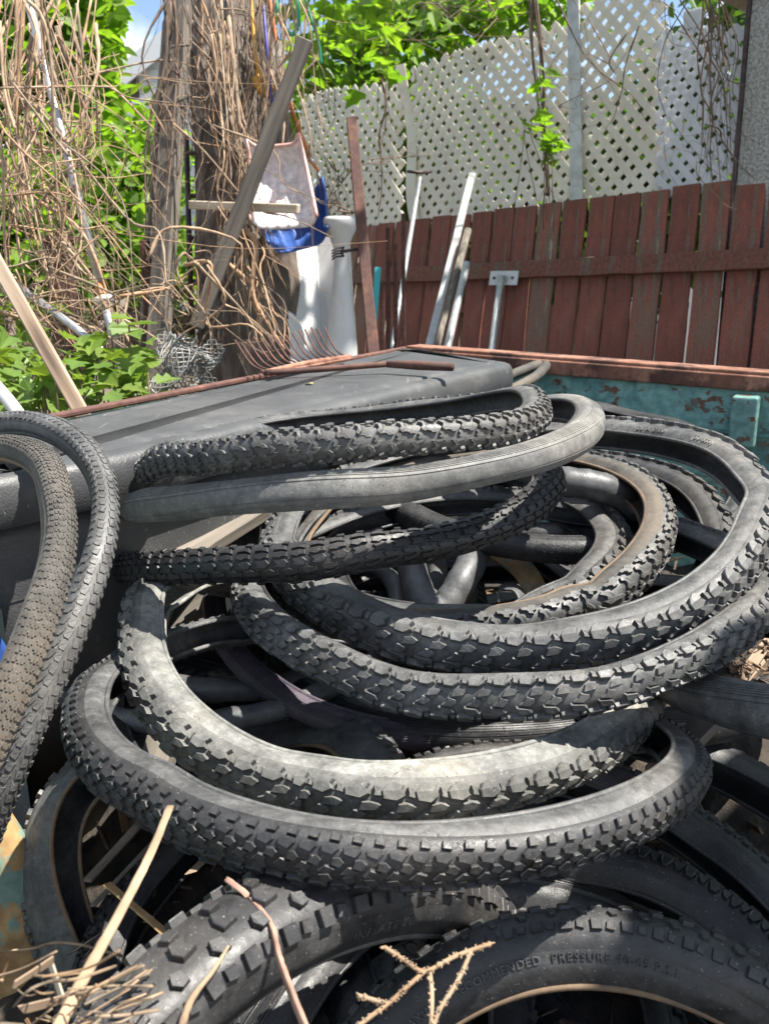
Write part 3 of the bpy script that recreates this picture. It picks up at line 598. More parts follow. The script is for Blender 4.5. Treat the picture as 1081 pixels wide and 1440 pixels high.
def arc_poly(cx, cy, r0, r1, a0, a1, n=4):
    o = [(cx+r1*math.cos(rad(a0+(a1-a0)*i/n)), cy+r1*math.sin(rad(a0+(a1-a0)*i/n))) for i in range(n+1)]
    o += [(cx+r0*math.cos(rad(a1+(a0-a1)*i/n)), cy+r0*math.sin(rad(a1+(a0-a1)*i/n))) for i in range(n+1)]
    return o
# footprints in mm for a 50 mm tyre: (polygon, height); mirrored to the other side half a pitch along
PAT = {
 'claw': (21, [([(-6, 16), (3, 15), (9, 19), (6, 24), (8, 30), (1, 32.5), (-4, 29), (-7, 23)], 5.0), ([(10, 19), (14.5, 18), (14, 26), (9.5, 28), (10.5, 23)], 3.8),
              ([(1, 5.5), (12, 7), (15, 12), (9, 14.5), (3, 13)], 4.2)], [([(-7, -4), (1, -6.5), (6, -1), (6, 3), (-1, 6), (-3, 0)], 4)]),
 'diamond': (18, [([(-6, 14), (4, 12), (9, 17), (8, 21), (-2, 22), (-7, 18)], 4.5), ([(0, 23), (8.5, 22.5), (10, 29), (6, 32), (1, 31)], 4.5),
              ([(2, 4.5), (11, 3), (14, 8), (10, 11.5), (4, 11)], 4.2)], [([(-8, -3), (2, -5.5), (7, 2), (-2, 5)], 4)]),
 'crescent': (19, [(arc_poly(0, 15, 5.5, 10, -60, 75), 4.0), (arc_poly(9, 22, 4, 8.5, -20, 110), 4.2), ([(-6, 22), (1, 24), (2, 31), (-4, 33), (-7, 28)], 4.2),
              (arc_poly(8, 2, 5, 9.5, 10, 130), 3.6)], [(arc_poly(-2, 0, 3, 7, -70, 70), 3.6)]),
 'hex': (15.5, [([(-7, 8.2), (-1, 6), (3, 8.5), (7, 7.4), (6.6, 13), (1, 15), (-5, 13.5)], 3.2), ([(-5.6, 16.5), (1, 17), (6.4, 15), (5, 22), (-1.5, 24), (-5.4, 21)], 3.2),
              ([(0, 25), (6.2, 24), (7, 30.5), (1, 32)], 3.6)], [([(-6.2, -4.4), (4.6, -5.6), (7.2, 0), (4.6, 5.6), (-6.2, 4.4), (-3.6, 0)], 3.2)]),
 'saw': (20, [([(-9, 1.5), (8.5, 5), (7, 13), (2, 15.5), (-3, 10)], 4.4), ([(-8, 13.5), (-1, 15.5), (7, 20), (7.5, 27), (1, 31.5), (-5, 28), (-3, 22)], 5)], []),
 'brick': (13, [([(-5.5, 1), (1, .6), (1.6, 3.2), (5.5, 3.6), (5, 6.4), (-1, 6.6), (-1.6, 4), (-5.4, 4)], 1.7), ([(-4, 8), (5.6, 7.6), (5.2, 10.8), (.6, 11), (0, 13), (-4.4, 12.6)], 1.8),
               ([(-5.6, 14), (0, 14.4), (.5, 12.6), (4.8, 13), (4.6, 17), (-5.2, 17.6)], 1.7), ([(-3, 19.4), (5.4, 18.6), (5.2, 22.4), (-3.2, 23.4)], 1.8), ([(-5, 25), (2.2, 24.4), (2.4, 28.6), (-4.8, 29)], 1.6)], []),
 'square': (19, [([(-7.5, 17), (1.5, 17), (1.5, 24), (-1, 31), (-6, 31), (-8, 24)], 5.2), ([(2.4, 18), (9.6, 18), (9.6, 23.5), (7, 28.5), (3, 28.5)], 3.6), ([(-3, 6), (7, 6), (7, 13), (-3, 13)], 4.5)],
            [([(-9, -4.5), (-2, -4.5), (-2, 4.5), (-9, 4.5)], 4.5)]),
 'block': (24, [([(-6, 18), (3.5, 18), (3.5, 26.5), (-6, 26.5)], 5), ([(5.5, 8), (12.5, 6.5), (14.5, 11), (11, 15), (5.5, 14)], 4.6), ([(8, 20), (15, 19), (16, 25), (9, 26)], 3.6)],
            [([(-7, -4.5), (2.5, -6), (5, 0), (2.5, 6), (-7, 4.5), (-4, 0)], 4.6)]),
 'fine': (7, [([(-2.6, 1), (2.6, 1), (2.6, 6), (-2.6, 6)], 2), ([(-2.6, 8), (2.6, 8), (2.6, 14), (-2.6, 14)], 2), ([(-2.6, 16), (2.6, 16), (2.6, 23), (-2.6, 23)], 2.2)], []),
}
USC = {'claw': 1.6, 'crescent': 1.75, 'hex': 1.75, 'diamond': 1.2, 'square': 1.15}; HSC = {'claw': 1.85, 'crescent': 1.55, 'hex': 1.5, 'diamond': 1.45, 'square': 1.1}
def knobs(ring, pat, seed, wear=.25, hs=1.0):
    rr = np.random.RandomState(seed); pitch, side, mid = PAT[pat]; k = ring.w/.05; Rt = ring.R+ring.h/2
    us = USC.get(pat, 1); pitch *= us; n = int(round(2*math.pi*Rt/(pitch*k/1000))); step = 2*math.pi/n
    TH, VV, HH, F = [], [], [], []; base = 0
    lim = ring.smax*.97
    for i in range(n):
        for mirror in (1, -1):
            for poly, h in (side+(mid if mirror == 1 else [])):
                u = np.array([p[0] for p in poly])*us; v = np.array([p[1] for p in poly])*mirror
                if mirror == -1: u = u+pitch/2
                cu, cv = u.mean(), v.mean(); hh = h*hs*HSC.get(pat, 1)*(1-wear*rr.rand())*(1 if rr.rand() > .015 else .45); m = len(poly)
                sk = rr.uniform(-.6, .6); u = u+rr.normal(0, .28, m); v = v+rr.normal(0, .28, m); cu += rr.normal(0, .15); order = range(m) if mirror == 1 else range(m-1, -1, -1)
                for ins, lev in ((.99, -.6), (.89, hh*.88), (.82, hh)):
                    for a in order:
                        uu = cu+(u[a]-cu)*ins+sk*lev*.12; v2 = cv+(v[a]-cv)*ins
                        TH.append(i*step+uu*k/1000/Rt); VV.append(np.clip(v2*k/1000, -lim, lim)); HH.append(lev*k/1000)
                for l in (0, 1):
                    for a in range(m): F.append((base+l*m+a, base+l*m+(a+1) % m, base+(l+1)*m+(a+1) % m, base+(l+1)*m+a))
                F.append(tuple(base+2*m+a for a in range(m))); base += 3*m
    return ring.surf(TH, VV, np.array(HH)), F
GROUP = 'bicycle tyres heaped in the metal bed'
def tyre(key, label, pat, w=.05, h=.046, mat='rubber_dark', tread='rubber_dark', bead='rubber_dark', twist=(0, 0, 0), squeeze=(.04, 1), wear=.25, hs=1.0,
         name='bicycle_tyre', open_=.36, off=(0, 0, 0), seed=None):
    R, q = RINGS[key]; q = list(q); q[0] += off[0]; q[1] += off[1]; q[2] += off[2]
    seed = seed if seed is not None else sum(map(ord, key))
    r = Ring(R, q, w, h, twist, squeeze, open_); C = tuple(r.C)
    root = empty(name, C, label, 'tyre', GROUP)
    s = r.s; m = len(s)
    # casing: outer skin with moulded lines, then the inner skin 2.2 mm below it
    hs_o = [0.0]*m
    for j in range(m):
        if abs(abs(s[j])-.72*r.smax) < .004: hs_o[j] = .0007
    vs = list(s)+list(s[::-1]); hh = hs_o+[-.0024]*m
    V, F = ring_grid(r, vs, hh, True); link_mesh('casing', V, F, mat, root, True)
    # bead: a rounded cord at each open edge
    th = np.linspace(0, 2*np.pi, TH_N, endpoint=False)
    for sd in (0, -1):
        P, er, ax = r.frame(th); k = (1+squeeze[0]*np.sin(3*th+squeeze[1]))[:, None]
        c = P+ax*r.full[sd][0]*k+er*(r.full[sd][1]+.0004); rb = .0027; vv = []; ff = []
        for j in range(7):
            a = 2*math.pi*j/7; vv.append(c+(ax*math.cos(a)+er*math.sin(a))*rb)
        vv = np.stack(vv, 1).reshape(-1, 3)
        for i in range(TH_N):
            for j in range(7): ff.append((i*7+j, i*7+(j+1) % 7, ((i+1) % TH_N)*7+(j+1) % 7, ((i+1) % TH_N)*7+j))
        link_mesh('bead', vv, ff, bead, root, True)
    # tread: cap strip over the casing, knobs or grooves on it
    lim = .6*r.smax
    if pat == 'slick':
        vs = [-lim]; hh = [-.0005]
        for g in np.array([-.86, -.74, -.62, -.5, -.3, .3, .44, .52, .6, .68, .76, .84])*lim: vs += [g-.0009, g-.0005, g+.0005, g+.0009]; hh += [.0012, .0003, .0003, .0012]
        vs += list(np.linspace(-.27, .27, 8)*lim); hh += [.0012]*8; o_ = np.argsort(vs); vs = [vs[i] for i in o_]; hh = [hh[i] for i in o_]; vs.append(lim); hh.append(-.0005)
        V, F = ring_grid(r, vs, hh, False); link_mesh('tread', V, F, tread, root, False)
    else:
        vs = np.linspace(-lim, lim, 17); hh = [.0009]*17; hh[0] = hh[-1] = -.0006
        V, F = ring_grid(r, list(vs), hh, False)
        kv, kf = knobs(r, pat, seed, wear, hs); n0 = len(V)
        F = F+[tuple(i+n0 for i in f) for f in kf]; V = np.concatenate([V, kv])
        o = link_mesh('tread', V, F, tread, root, False)
        sm = np.zeros(len(F), bool); sm[:len(F)-len(kf)] = True; o.data.polygons.foreach_set('use_smooth', sm)
    return root, r
# ================================================================ big plastic box across the bed
def rounded_poly(pts, r, n=5):
    out = []; k = len(pts)
    for i in range(k):
        p = Vector(pts[i]); a = (Vector(pts[i-1])-p).normalized(); b = (Vector(pts[(i+1) % k])-p).normalized()
        A = p+a*r; B = p+b*r
        for j in range(n+1):
            t = j/n; out.append(A*(1-t)**2+p*2*t*(1-t)+B*t*t)
    return out
LZ = 1.158
lid_c = [on_y(571, 490, 2.33), on_y(727, 508, 1.98), on_y(150, 640, 1.10), on_y(-60, 690, .97), on_y(-90, 625, 1.20), on_y(110, 580, 1.40)]
pl = np.linalg.lstsq(np.array([[p.x, p.y, 1] for p in lid_c]), np.array([p.z for p in lid_c]), rcond=None)[0]
def lidz(x, y): return float(pl[0]*x+pl[1]*y+pl[2])
def on_lid(px, py, dz=0):
    r = ray(px, py); t = (pl[2]+dz-CAMH)/(r.z-pl[0]*r.x-pl[1]*r.y); return EYE+r*t
for p in lid_c: p.z = lidz(p.x, p.y)
box = empty('plastic_box', (lid_c[2].x, lid_c[2].y, 0), 'long black plastic box with a flat textured lid lying across the bed', 'plastic box')
def shell(outline, prof, name, mat, parent):
    """outline swept through (inset, z) rows; closed on top"""
    c = sum(outline, Vector())/len(outline); n = len(outline); V = []; F = []
    nor = []
    for i in range(n):
        t = (outline[(i+1) % n]-outline[i-1]).normalized(); q = Vector((t.y, -t.x, 0)); q = q if q.dot(outline[i]-c) > 0 else -q; nor.append(q)
    for ins, z in prof:
        for i in range(n): p = outline[i]-nor[i]*ins; V.append((p.x, p.y, z+lidz(p.x, p.y)-LZ))
    for k in range(len(prof)-1):
        for i in range(n): F.append((k*n+i, k*n+(i+1) % n, (k+1)*n+(i+1) % n, (k+1)*n+i))
    F.append(tuple((len(prof)-1)*n+i for i in range(n))); F.append(tuple(range(n))[::-1])
    o = link_mesh(name, V, F, mat, parent, True)
    o.modifiers.new('weighted', 'WEIGHTED_NORMAL').keep_sharp = True; return o
ol = rounded_poly(lid_c, .035)
shell(ol, [(.012, LZ-.062), (.0, LZ-.060), (-.002, LZ-.03), (0, LZ-.014), (.005, LZ-.005), (.014, LZ-.001), (.03, LZ), (.034, LZ-.0035), (.042, LZ-.004), (.046, LZ+.0005), (.06, LZ+.001)], 'lid', 'plastic_black', box)
shell(ol, [(.05, .60), (.035, LZ-.16), (.03, LZ-.15), (.026, LZ-.085), (.034, LZ-.075), (.04, LZ-.06)], 'body', 'plastic_black', box)
# little yellow leaf lying on the lid
p = on_lid(441, 539, .004); V, F = leaves_mesh([p], .022, LEAF, up=9, droop=0, seed=2); tag(link_mesh('fallen_leaf', V, F, 'yellow_leaf'), 'tiny yellow leaf lying on the black lid', 'leaf')
# rusty garden rake on the lid
hb = on_lid(455, 517, .01); rk = empty('garden_rake', hb, 'rusty garden rake lying on the black lid with its tines raised', 'rake')
m = MB(); ra = on_lid(372, 524, .014); rb = on_lid(492, 502, .014); m.tube(spline([ra, (ra+rb)/2+Vector((0, 0, .003)), rb], 8), .006, 8)
m.beam(ra, rb, .018, .004, side=(0, 1, .2)); m.build('head', 'rust_paint', rk, True)
m = MB()
for i in range(15):
    f = (i+.5)/15; b0 = ra.lerp(rb, f); tip = at(326+(460-326)*f, 482-(478-455)*f+random.uniform(-3, 3), (b0.y)/math.cos(PITCH)+.04)
    md = b0.lerp(tip, .5)+Vector((0, 0, -.016)); m.tube(spline([b0, md, tip], 5), .0022, 5)
m.build('tines', 'rust_brown', rk, True)
m = MB(); h0 = on_lid(470, 516, .016); h1 = on_lid(545, 512, .02); h2_ = on_lid(636, 516, .022); m.tube(spline([ra, on_lid(440, 520, .015), h1], 5), .006, 7); m.tube([h1, h1.lerp(h2_, .5), h2_], [.007, .009, .008], 10); m.build('handle', 'rust_brown', rk, True)
# curved pale rail piece at the far end of the lid (bent old tyre side)
m = MB(); m.tube(spline([at(640, 556, 2.05), at(700, 535, 2.12), at(748, 516, 2.2), at(768, 512, 2.22), at(752, 530, 2.1), at(712, 552, 2.0)], 8), [.012]*41, 8)
tag(m.build('tyre_strip', 'rubber_dirty', None, True), 'worn brownish strip of old tyre curling off the far end of the lid', 'rubber strip')
# ================================================================ planks, posts, pipes
def stand(px0, py0, d0, px1, py1, d1): return at(px0, py0, d0), at(px1, py1, d1)
def ext(a, b, z=0.0):
    """carry the line a->b on down to height z"""
    d = b-a; return a+d*((z-a.z)/d.z)
SIDE = (1, 0, 0)
a, b = stand(258, -40, 3.05, 228, 408, 2.95)
tag(plank('plank', ext(a, b, .0), a, .072, .04, 'wood_gray', side=(1, -.5, 0)), 'long grey weathered plank leaning left of the vine trunk', 'plank')
a, b = stand(240, 30, 3.15, 212, 405, 3.1)
tag(plank('plank', ext(a, b, .0), a, .05, .04, 'wood_gray', side=(1, .5, 0)), 'darker grey plank just behind the longest leaning plank', 'plank')
a, b = stand(430, 56, 2.66, 340, 292, 2.74); b2 = b+(b-a)*.75
tag(plank('plank', b2, a, .045, .03, 'wood_gray', side=(1, 0, .2), ragged=.3), 'grey board slanting to the upper right in front of the shovels', 'plank')
a, b = stand(-14, 352, 1.95, 114, 578, 1.75)
tag(plank('plank', b+(b-a)*.6, a, .029, .016, 'wood_tan', side=(1, 0, .3)), 'brown splintered board slanting down to the left end of the lid', 'plank')
a, b = stand(268, 288, 2.95, 420, 294, 2.68)
tag(plank('slat', a, b, .026, .02, 'wood_pale', side=(0, 0, 1)), 'short cream slat nailed across the trunk in front of the shovels', 'slat')
a, b = stand(494, 168, 2.9, 524, 486, 2.75)
tag(plank('steel_post', ext(a, b, 0), a, .034, .034, 'rust_brown', side=(1, 0, 0)), 'rusty brown steel post standing right of the white panel', 'post')
m = MB(); a = at(82, 338, 3.0); b = Vector((a.x+.02, a.y, 0)); o = plank('wooden_post', b, a, .075, .075, 'rust_brown', side=(1, 0, 0)); tag(o, 'short square brown post topped by a thin cap behind the dry vines', 'post')
cp = tag(MB().box((a.x-.055, a.y-.05, a.z), (a.x+.055, a.y+.05, a.z+.012)).build('cap', 'rust_brown', None), None); cp.parent = o; cp.matrix_parent_inverse = o.matrix_basis.inverted()
a = at(204, 338, 3.0); b = Vector((a.x, a.y, 0)); tag(plank('stake', b, a, .03, .03, 'rust_brown', side=(1, 0, 0)), 'thin pointed brown stake left of the leaning grey planks', 'stake')
# pipes
def pipe(name, pts, r, mat, label, cat, n=10):
    m = MB(); m.tube(pts, r, n); return tag(m.build(name, mat, None, True), label, cat)
a, b = stand(50, 40, 2.6, 143, 408, 2.5); pt = empty('metal_pipe', b, 'leaning galvanised pipe among the dry vines, orange band at its foot', 'pipe')
m = MB(); m.tube([a+(a-b)*.2, b], .0115, 10); m.build('tube', 'metal_zinc', pt, True)
m = MB(); m.tube([b+(a-b)*.02, b-(a-b)*.03], .015, 10); m.build('coupling', 'plastic_orange', pt, True)
m = MB(); m.tube([b-(a-b)*.03, b-(a-b)*.05], .026, 12); m.build('flange', 'metal_white', pt, True)
m = MB(); m.tube([b-(a-b)*.05, b-(a-b)*.2], .012, 10); m.build('lower_tube', 'metal_zinc', pt, True)
pipe('metal_pipe', [at(25, 402, 2.5), at(105, 460, 2.45), at(190, 530, 2.4)], .011, 'metal_zinc', 'grey pipe slanting low from left to right under the vines', 'pipe')
pipe('metal_pipe', [at(-25, 520, 1.7), at(12, 563, 1.62), at(48, 612, 1.5)], .012, 'metal_white', 'pale pipe end poking in at the far left above the tyres', 'pipe')
a, b = stand(590, 250, 4.6, 553, 480, 4.3); tp = empty('metal_pipe', b, 'thin grey pipe with a crossbar on top leaning on the lattice', 'pipe')
m = MB(); m.tube([a, ext(a, b, 0)], .011, 8); m.build('tube', 'metal_zinc', tp, True)
m = MB(); m.tube([at(573, 241, 4.55), at(592, 243, 4.6), at(606, 241, 4.65)], .008, 8); m.build('crossbar', 'metal_dark', tp, True)
a, b = stand(664, 244, 4.45, 605, 480, 4.2); tag(plank('metal_strip', ext(a, b, 0), a, .035, .02, 'metal_white', side=(1, 0, .2)), 'tallest silver strip leaning against the red fence', 'metal strip')
a, b = stand(658, 323, 4.3, 616, 484, 4.1); pipe('wooden_pole', [a, ext(a, b, 0)], .017, 'wood_gray', 'weathered round pole leaning beside the silver strip', 'pole')
a, b = stand(656, 370, 4.2, 630, 484, 4.05); pipe('metal_pipe', [a, ext(a, b, 0)], .017, 'metal_zinc', 'shorter grey pipe leaning to the right of the weathered pole', 'pipe')
br = empty('bracket_post', fpt(*fsh(708, 395, .07), .07), 'silver pipe with a flat bolted plate screwed to the fence rail', 'post')
s_, h_ = fsh(708, 391, .055); m = MB(); q = [(s_-.092, h_-.036), (s_+.092, h_-.036), (s_+.092, h_+.036), (s_-.092, h_+.036)]
m.hexa([fpt(x, y, .052) for x, y in q], [fpt(x, y, .058) for x, y in q]); m.build('plate', 'metal_white', br)
m = MB()
for dx in (-.06, .06): m.tube([fpt(s_+dx, h_, .057), fpt(s_+dx, h_, .064)], .008, 6)
m.build('bolts', 'metal_dark', br)
m = MB(); m.tube([fpt(s_, h_+.01, .075), fpt(s_, -1.33, .075)], .02, 10); m.build('tube', 'metal_zinc', br, True)
a, b = stand(531, 377, 3.5, 527, 430, 3.45); tag(plank('pipe_offcut', ext(a, b, .9), a, .024, .02, 'plastic_teal'), 'turquoise plastic pipe piece standing behind the rusty post', 'pipe')
for px, t, l, d in ((545, 320, 'tallest thin brown stake right of the rusty post', 3.7), (556, 342, 'middle thin brown stake, just right of the tallest one', 3.72), (567, 300, 'thin pale brown stake nearest the leaning grey pipe', 3.8), (537, 395, 'shortest brown stake beside the turquoise pipe piece', 3.6)):
    a = at(px, t, d); tag(plank('stake', Vector((a.x+.01, a.y, 0)), a, .018, .012, 'rust_brown'), l, 'stake', 'thin stakes standing by the fence')
# dark ladder rails behind the trunk
ld = empty('ladder', at(268, 430, 3.2), 'dark narrow steel ladder standing between the planks and the trunk', 'ladder')
m = MB(); m.tube([at(262, 190, 3.3), at(270, 470, 3.2)], .010, 7); m.build('rail', 'metal_dark', ld, True)
m = MB(); m.tube([at(290, 190, 3.3), at(300, 470, 3.2)], .010, 7); m.build('rail', 'metal_dark', ld, True)
for y in (215, 275, 335, 395, 450): MB().tube([at(262+(y-190)*.029, y, 3.27), at(290+(y-190)*.035, y+2, 3.27)], .008, 6).build('rung', 'metal_dark', ld, True)
# ================================================================ shovels, panel, pedestal
def scoop(name, corners, mat, label, ribs, lip, rimmat, depth=.05, ridge=.004):
    """corners: four points (top-left, top-right, bottom-right, bottom-left) of the blade; pressed ribs run down it"""
    tl, trr, brr, bll = corners; c = (tl+trr+brr+bll)/4; root = empty(name, c, label, 'shovel'); nx, ny = 44, 14; V = []; F = []
    nrm = (trr-tl).cross(bll-tl).normalized(); nrm = nrm if nrm.y < 0 else -nrm
    for j in range(ny+1):
        for i in range(nx+1):
            u, v = i/nx, j/ny; p = tl.lerp(trr, u).lerp(bll.lerp(brr, u), v)
            e = abs(2*u-1)**6; e2 = max(0, 1-v*6)**2; rb = ridge*max(0, math.sin(u*math.pi*2*ribs))*(1 if .12 < v < .97 else 0)*(1 if .08 < u < .92 else 0)
            p = p+nrm*(e*depth+e2*depth*.9+rb-depth*.5*math.sin(v*math.pi)*.6); V.append(tuple(p))
    n1 = len(V); V += [tuple(Vector(p)-nrm*.004) for p in V]
    for j in range(ny):
        for i in range(nx):
            a = j*(nx+1)+i; F.append((a, a+1, a+nx+2, a+nx+1)); F.append((n1+a, n1+a+nx+1, n1+a+nx+2, n1+a+1))
    ed = [j*(nx+1) for j in range(ny+1)]; ed2 = [j*(nx+1)+nx for j in range(ny+1)]; r0 = list(range(nx+1)); r1 = [ny*(nx+1)+i for i in range(nx+1)]
    for L in (ed, ed2, r0, r1):
        for a, b in zip(L, L[1:]): F.append((a, b, b+n1, a+n1))
    link_mesh('blade', V, F, mat, root, True)
    m = MB(); path = [Vector(V[i]) for i in ed[::-1]]+[Vector(V[i]) for i in r0[1:]]+[Vector(V[i]) for i in ed2[1:]]; m.tube(path, lip, 6); m.build('rim', rimmat, root, True)
    return root
sc = scoop('snow_shovel', [at(356, 222, 2.9), at(428, 216, 2.88), at(450, 318, 2.8), at(358, 324, 2.82)], 'shovel_scoop', 'white plastic snow shovel blade with red edges hanging by the trunk', 6, .006, 'plastic_red')
m = MB(); m.tube([at(397, 220, 3.02), at(392, 60, 3.1)], .012, 8); m.build('handle', 'wood_gray', sc, True)
scoop('snow_shovel', [at(352, 300, 3.12), at(461, 286, 3.1), at(464, 340, 3.02), at(384, 360, 3.02)], 'plastic_blue', 'bright blue plastic snow shovel blade below the white one', 5, .006, 'plastic_blue', depth=.06)
# white panel: a folded sheet
pn = [at(400, 338, 3.2), at(446, 330, 3.28), at(492, 340, 3.2)]; pb = [at(408, 500, 3.1), at(452, 500, 3.2), at(502, 498, 3.1)]
m = MB(); 
for i in range(2):
    a0, a1 = pn[i], pn[i+1]; b0, b1 = ext(pn[i], pb[i], .02), ext(pn[i+1], pb[i+1], .02); th = Vector((0, .012, 0)); m.hexa([b0, b1, b1+th, b0+th], [a0, a1, a1+th, a0+th])
tag(m.build('panel', 'plastic_white'), 'tall folded white sheet standing behind the shovels', 'panel')
pc = at(479, 305, 3.0); zt = pc.z; prof = [(0, .046), (.012, .050), (.03, .047), (.06, .034), (.10, .021), (.15, .021), (.25, .030), (.42, .044), (.8, .05), (zt, .055)]
V = []; F = []; nn_ = 20
for k, (dz, r) in enumerate(prof):
    for j in range(nn_): a = 2*math.pi*j/nn_; V.append((pc.x+r*math.cos(a)*1.15, pc.y+r*math.sin(a), zt-dz))
for k in range(len(prof)-1):
    for j in range(nn_): F.append((k*nn_+j, (k+1)*nn_+j, (k+1)*nn_+(j+1) % nn_, k*nn_+(j+1) % nn_))
F.append(tuple(range(nn_)))
tag(link_mesh('wash_basin_pedestal', V, F, 'plastic_white', None, True), 'white flared basin pedestal between the white sheet and the rusty post', 'pedestal')
m = MB()   # small hand fork
ff = at(478, 352, 2.85); m.tube([at(505, 350, 2.85), at(480, 354, 2.85)], .005, 6); m.tube([at(483, 347, 2.85), at(480, 354, 2.85), at(483, 361, 2.85)], .004, 5)
for y in (348, 352, 356, 360): m.tube([at(482, y, 2.85), at(473, y+1, 2.84), at(467, y+5, 2.83)], .003, 5)
tag(m.build('hand_fork', 'metal_dark', None, True), 'small dark hand fork hanging in front of the pedestal', 'garden fork')
# hanging cords and hoses
def cord(pts, d, r, mat, label, cat='cord'):
    P = spline([at(x, y, d+dd) for x, y, dd in pts], 6); m = MB(); m.tube(P, r, 7); return tag(m.build('hanging_cord', mat, None, True), label, cat, 'cords and hoses hanging beside the trunk')
cord([(352, -20, 0), (356, 40, 0), (362, 90, 0), (374, 118, 0), (376, 128, .02)], 3.05, .007, 'plastic_yellow', 'yellow ochre cord hanging nearest the trunk')
cord([(368, -20, .05), (374, 50, 0), (378, 100, 0), (384, 150, 0), (396, 180, 0)], 3.05, .006, 'plastic_indigo', 'dark blue cord hanging just right of the yellow one')
cord([(376, -20, 0), (384, 30, 0), (392, 80, 0), (402, 130, 0), (420, 180, 0), (436, 220, 0)], 3.1, .007, 'plastic_orange', 'long orange rope hanging behind the slanting board')
cord([(404, 130, 0), (416, 170, 0), (430, 215, 0), (448, 240, 0)], 3.15, .006, 'plastic_orange', 'shorter rust-orange rope end near the lattice')
cord([(386, -20, 0), (392, 20, 0), (402, 42, 0), (412, 48, 0), (420, 30, 0), (416, -10, 0)], 3.0, .007, 'plastic_green', 'looped green hose hanging at the top beside the trunk')
cord([(424, -20, 0), (436, 20, 0), (448, 60, 0), (452, 90, 0)], 3.2, .005, 'plastic_green', 'thin straight dark green line right of the looped hose')
V, F = [], []
m = MB(); m.tube(spline([at(362, 98, 3.08), at(364, 116, 3.08), at(374, 128, 3.08), at(384, 122, 3.08)], 6), [.006]*4+[.022]*10+[.018, .014, .012, .01, .008], 10); tag(m.build('plastic_scoop', 'plastic_yellow', None, True), 'yellow plastic scoop tangled in the cords beside the trunk', 'scoop')
# low chain-link fence and the crumpled roll
def mesh_wire(fn, nu, nv, r, name, label, cat):
    m = MB()
    for k in range(-nv, nu):
        for sg in (1, -1):
            pts = []
            for j in range(nv+1):
                u = (k+j if sg > 0 else k+nv-j)
                if 0 <= u <= nu: pts.append(fn(u/nu, j/nv))
            if len(pts) > 1: m.tube(pts, r, 4, False)
    return tag(m.build(name, 'wire_grey', None, True), label, cat)
ca = at(195, 420, 3.25); cb_ = at(330, 425, 3.6)
mesh_wire(lambda u, v: Vector((ca.x+(cb_.x-ca.x)*u*1.05, ca.y+(cb_.y-ca.y)*u+.03*math.sin(u*9), ca.z-v*.55)), 22, 14, .0018, 'wire_fence', 'low sagging chain link fence half hidden by dry stems', 'fence')
def crump(u, v):
    p = at(212+90*u, 478+75*v, 2.35); return p+Vector((.02*math.sin(v*11+u*5), .06*math.sin(u*8+v*3), .02*math.sin(u*13)))
mesh_wire(crump, 20, 12, .0017, 'wire_roll', 'crumpled bright piece of chain link behind the lid', 'wire mesh')
# ================================================================ dry vines, shrubs, litter
def wander(p0, p1, wob, rs, n=6):
    pts = []
    for i in range(n+1):
        t = i/n; e = math.sin(math.pi*t)**.5 if 0 < t < 1 else 0
        pts.append(p0.lerp(p1, t)+Vector((rs.gauss(0, wob), rs.gauss(0, wob*.7), rs.gauss(0, wob)))*e)
    return spline(pts, 5)
def vines(name, label, specs, mat, seed, side=5):
    rs = random.Random(seed); m = MB()
    for (n, A, B, wob, r) in specs:
        for _ in range(n):
            a = at(rs.uniform(*A[0]), rs.uniform(*A[1]), rs.uniform(*A[2])); b = at(rs.uniform(*B[0]), rs.uniform(*B[1]), rs.uniform(*B[2]))
            P = wander(a, b, wob*.8, rs, rs.randint(3, 5)); rr = r*(.25+1.0*rs.random()**2)*(1.25 if rs.random() < .2 else 1)
            k = len(P); m.tube(P, [rr*(1.05-.75*i/k)*(1+(.45 if i % 5 == 2 else 0)+rs.uniform(-.12, .12)) for i in range(k)], side)
            for _ in range(rs.choice((0, 0, 1, 2))):        # side shoots
                i = rs.randint(2, k-2); d = (P[i]-P[i-1]).normalized()+Vector((rs.gauss(0, .8), rs.gauss(0, .5), rs.gauss(0, .8))); L = rs.uniform(.05, .22); q = P[i]+d*L
                m.tube(spline([P[i], P[i].lerp(q, .5)+Vector((rs.gauss(0, .012), 0, rs.gauss(0, .012)-.01)), q], 4), [rr*.5*(1-.09*j) for j in range(9)], 4)
    return tag(m.build(name, mat, None, True), label, 'vine', kind='stuff')
vines('dry_vines', 'pale tangle of dry vine stems filling the upper left corner', [
    (12, ((-20, 60), (-60, 0), (2.2, 2.9)), ((20, 240), (380, 520), (2.2, 2.8)), .09, .005),
    (40, ((-30, 140), (-60, 300), (2.2, 3.0)), ((-30, 240), (100, 520), (2.2, 3.0)), .10, .0024),
    (20, ((0, 90), (-60, 40), (2.3, 2.9)), ((-40, 120), (330, 480), (2.2, 2.8)), .07, .0055),
    (16, ((-30, 40), (80, 300), (2.2, 2.7)), ((100, 270), (300, 520), (2.2, 2.8)), .08, .0045),
    (12, ((40, 140), (-40, 60), (2.4, 2.9)), ((40, 140), (250, 420), (2.3, 2.8)), .05, .004),
    (14, ((-30, 60), (100, 260), (2.2, 2.9)), ((90, 280), (60, 300), (2.3, 3.0)), .09, .0032),
    (14, ((-30, 30), (330, 440), (2.2, 2.6)), ((80, 260), (400, 540), (2.2, 2.7)), .06, .0042)], 'vine_stem', 4)
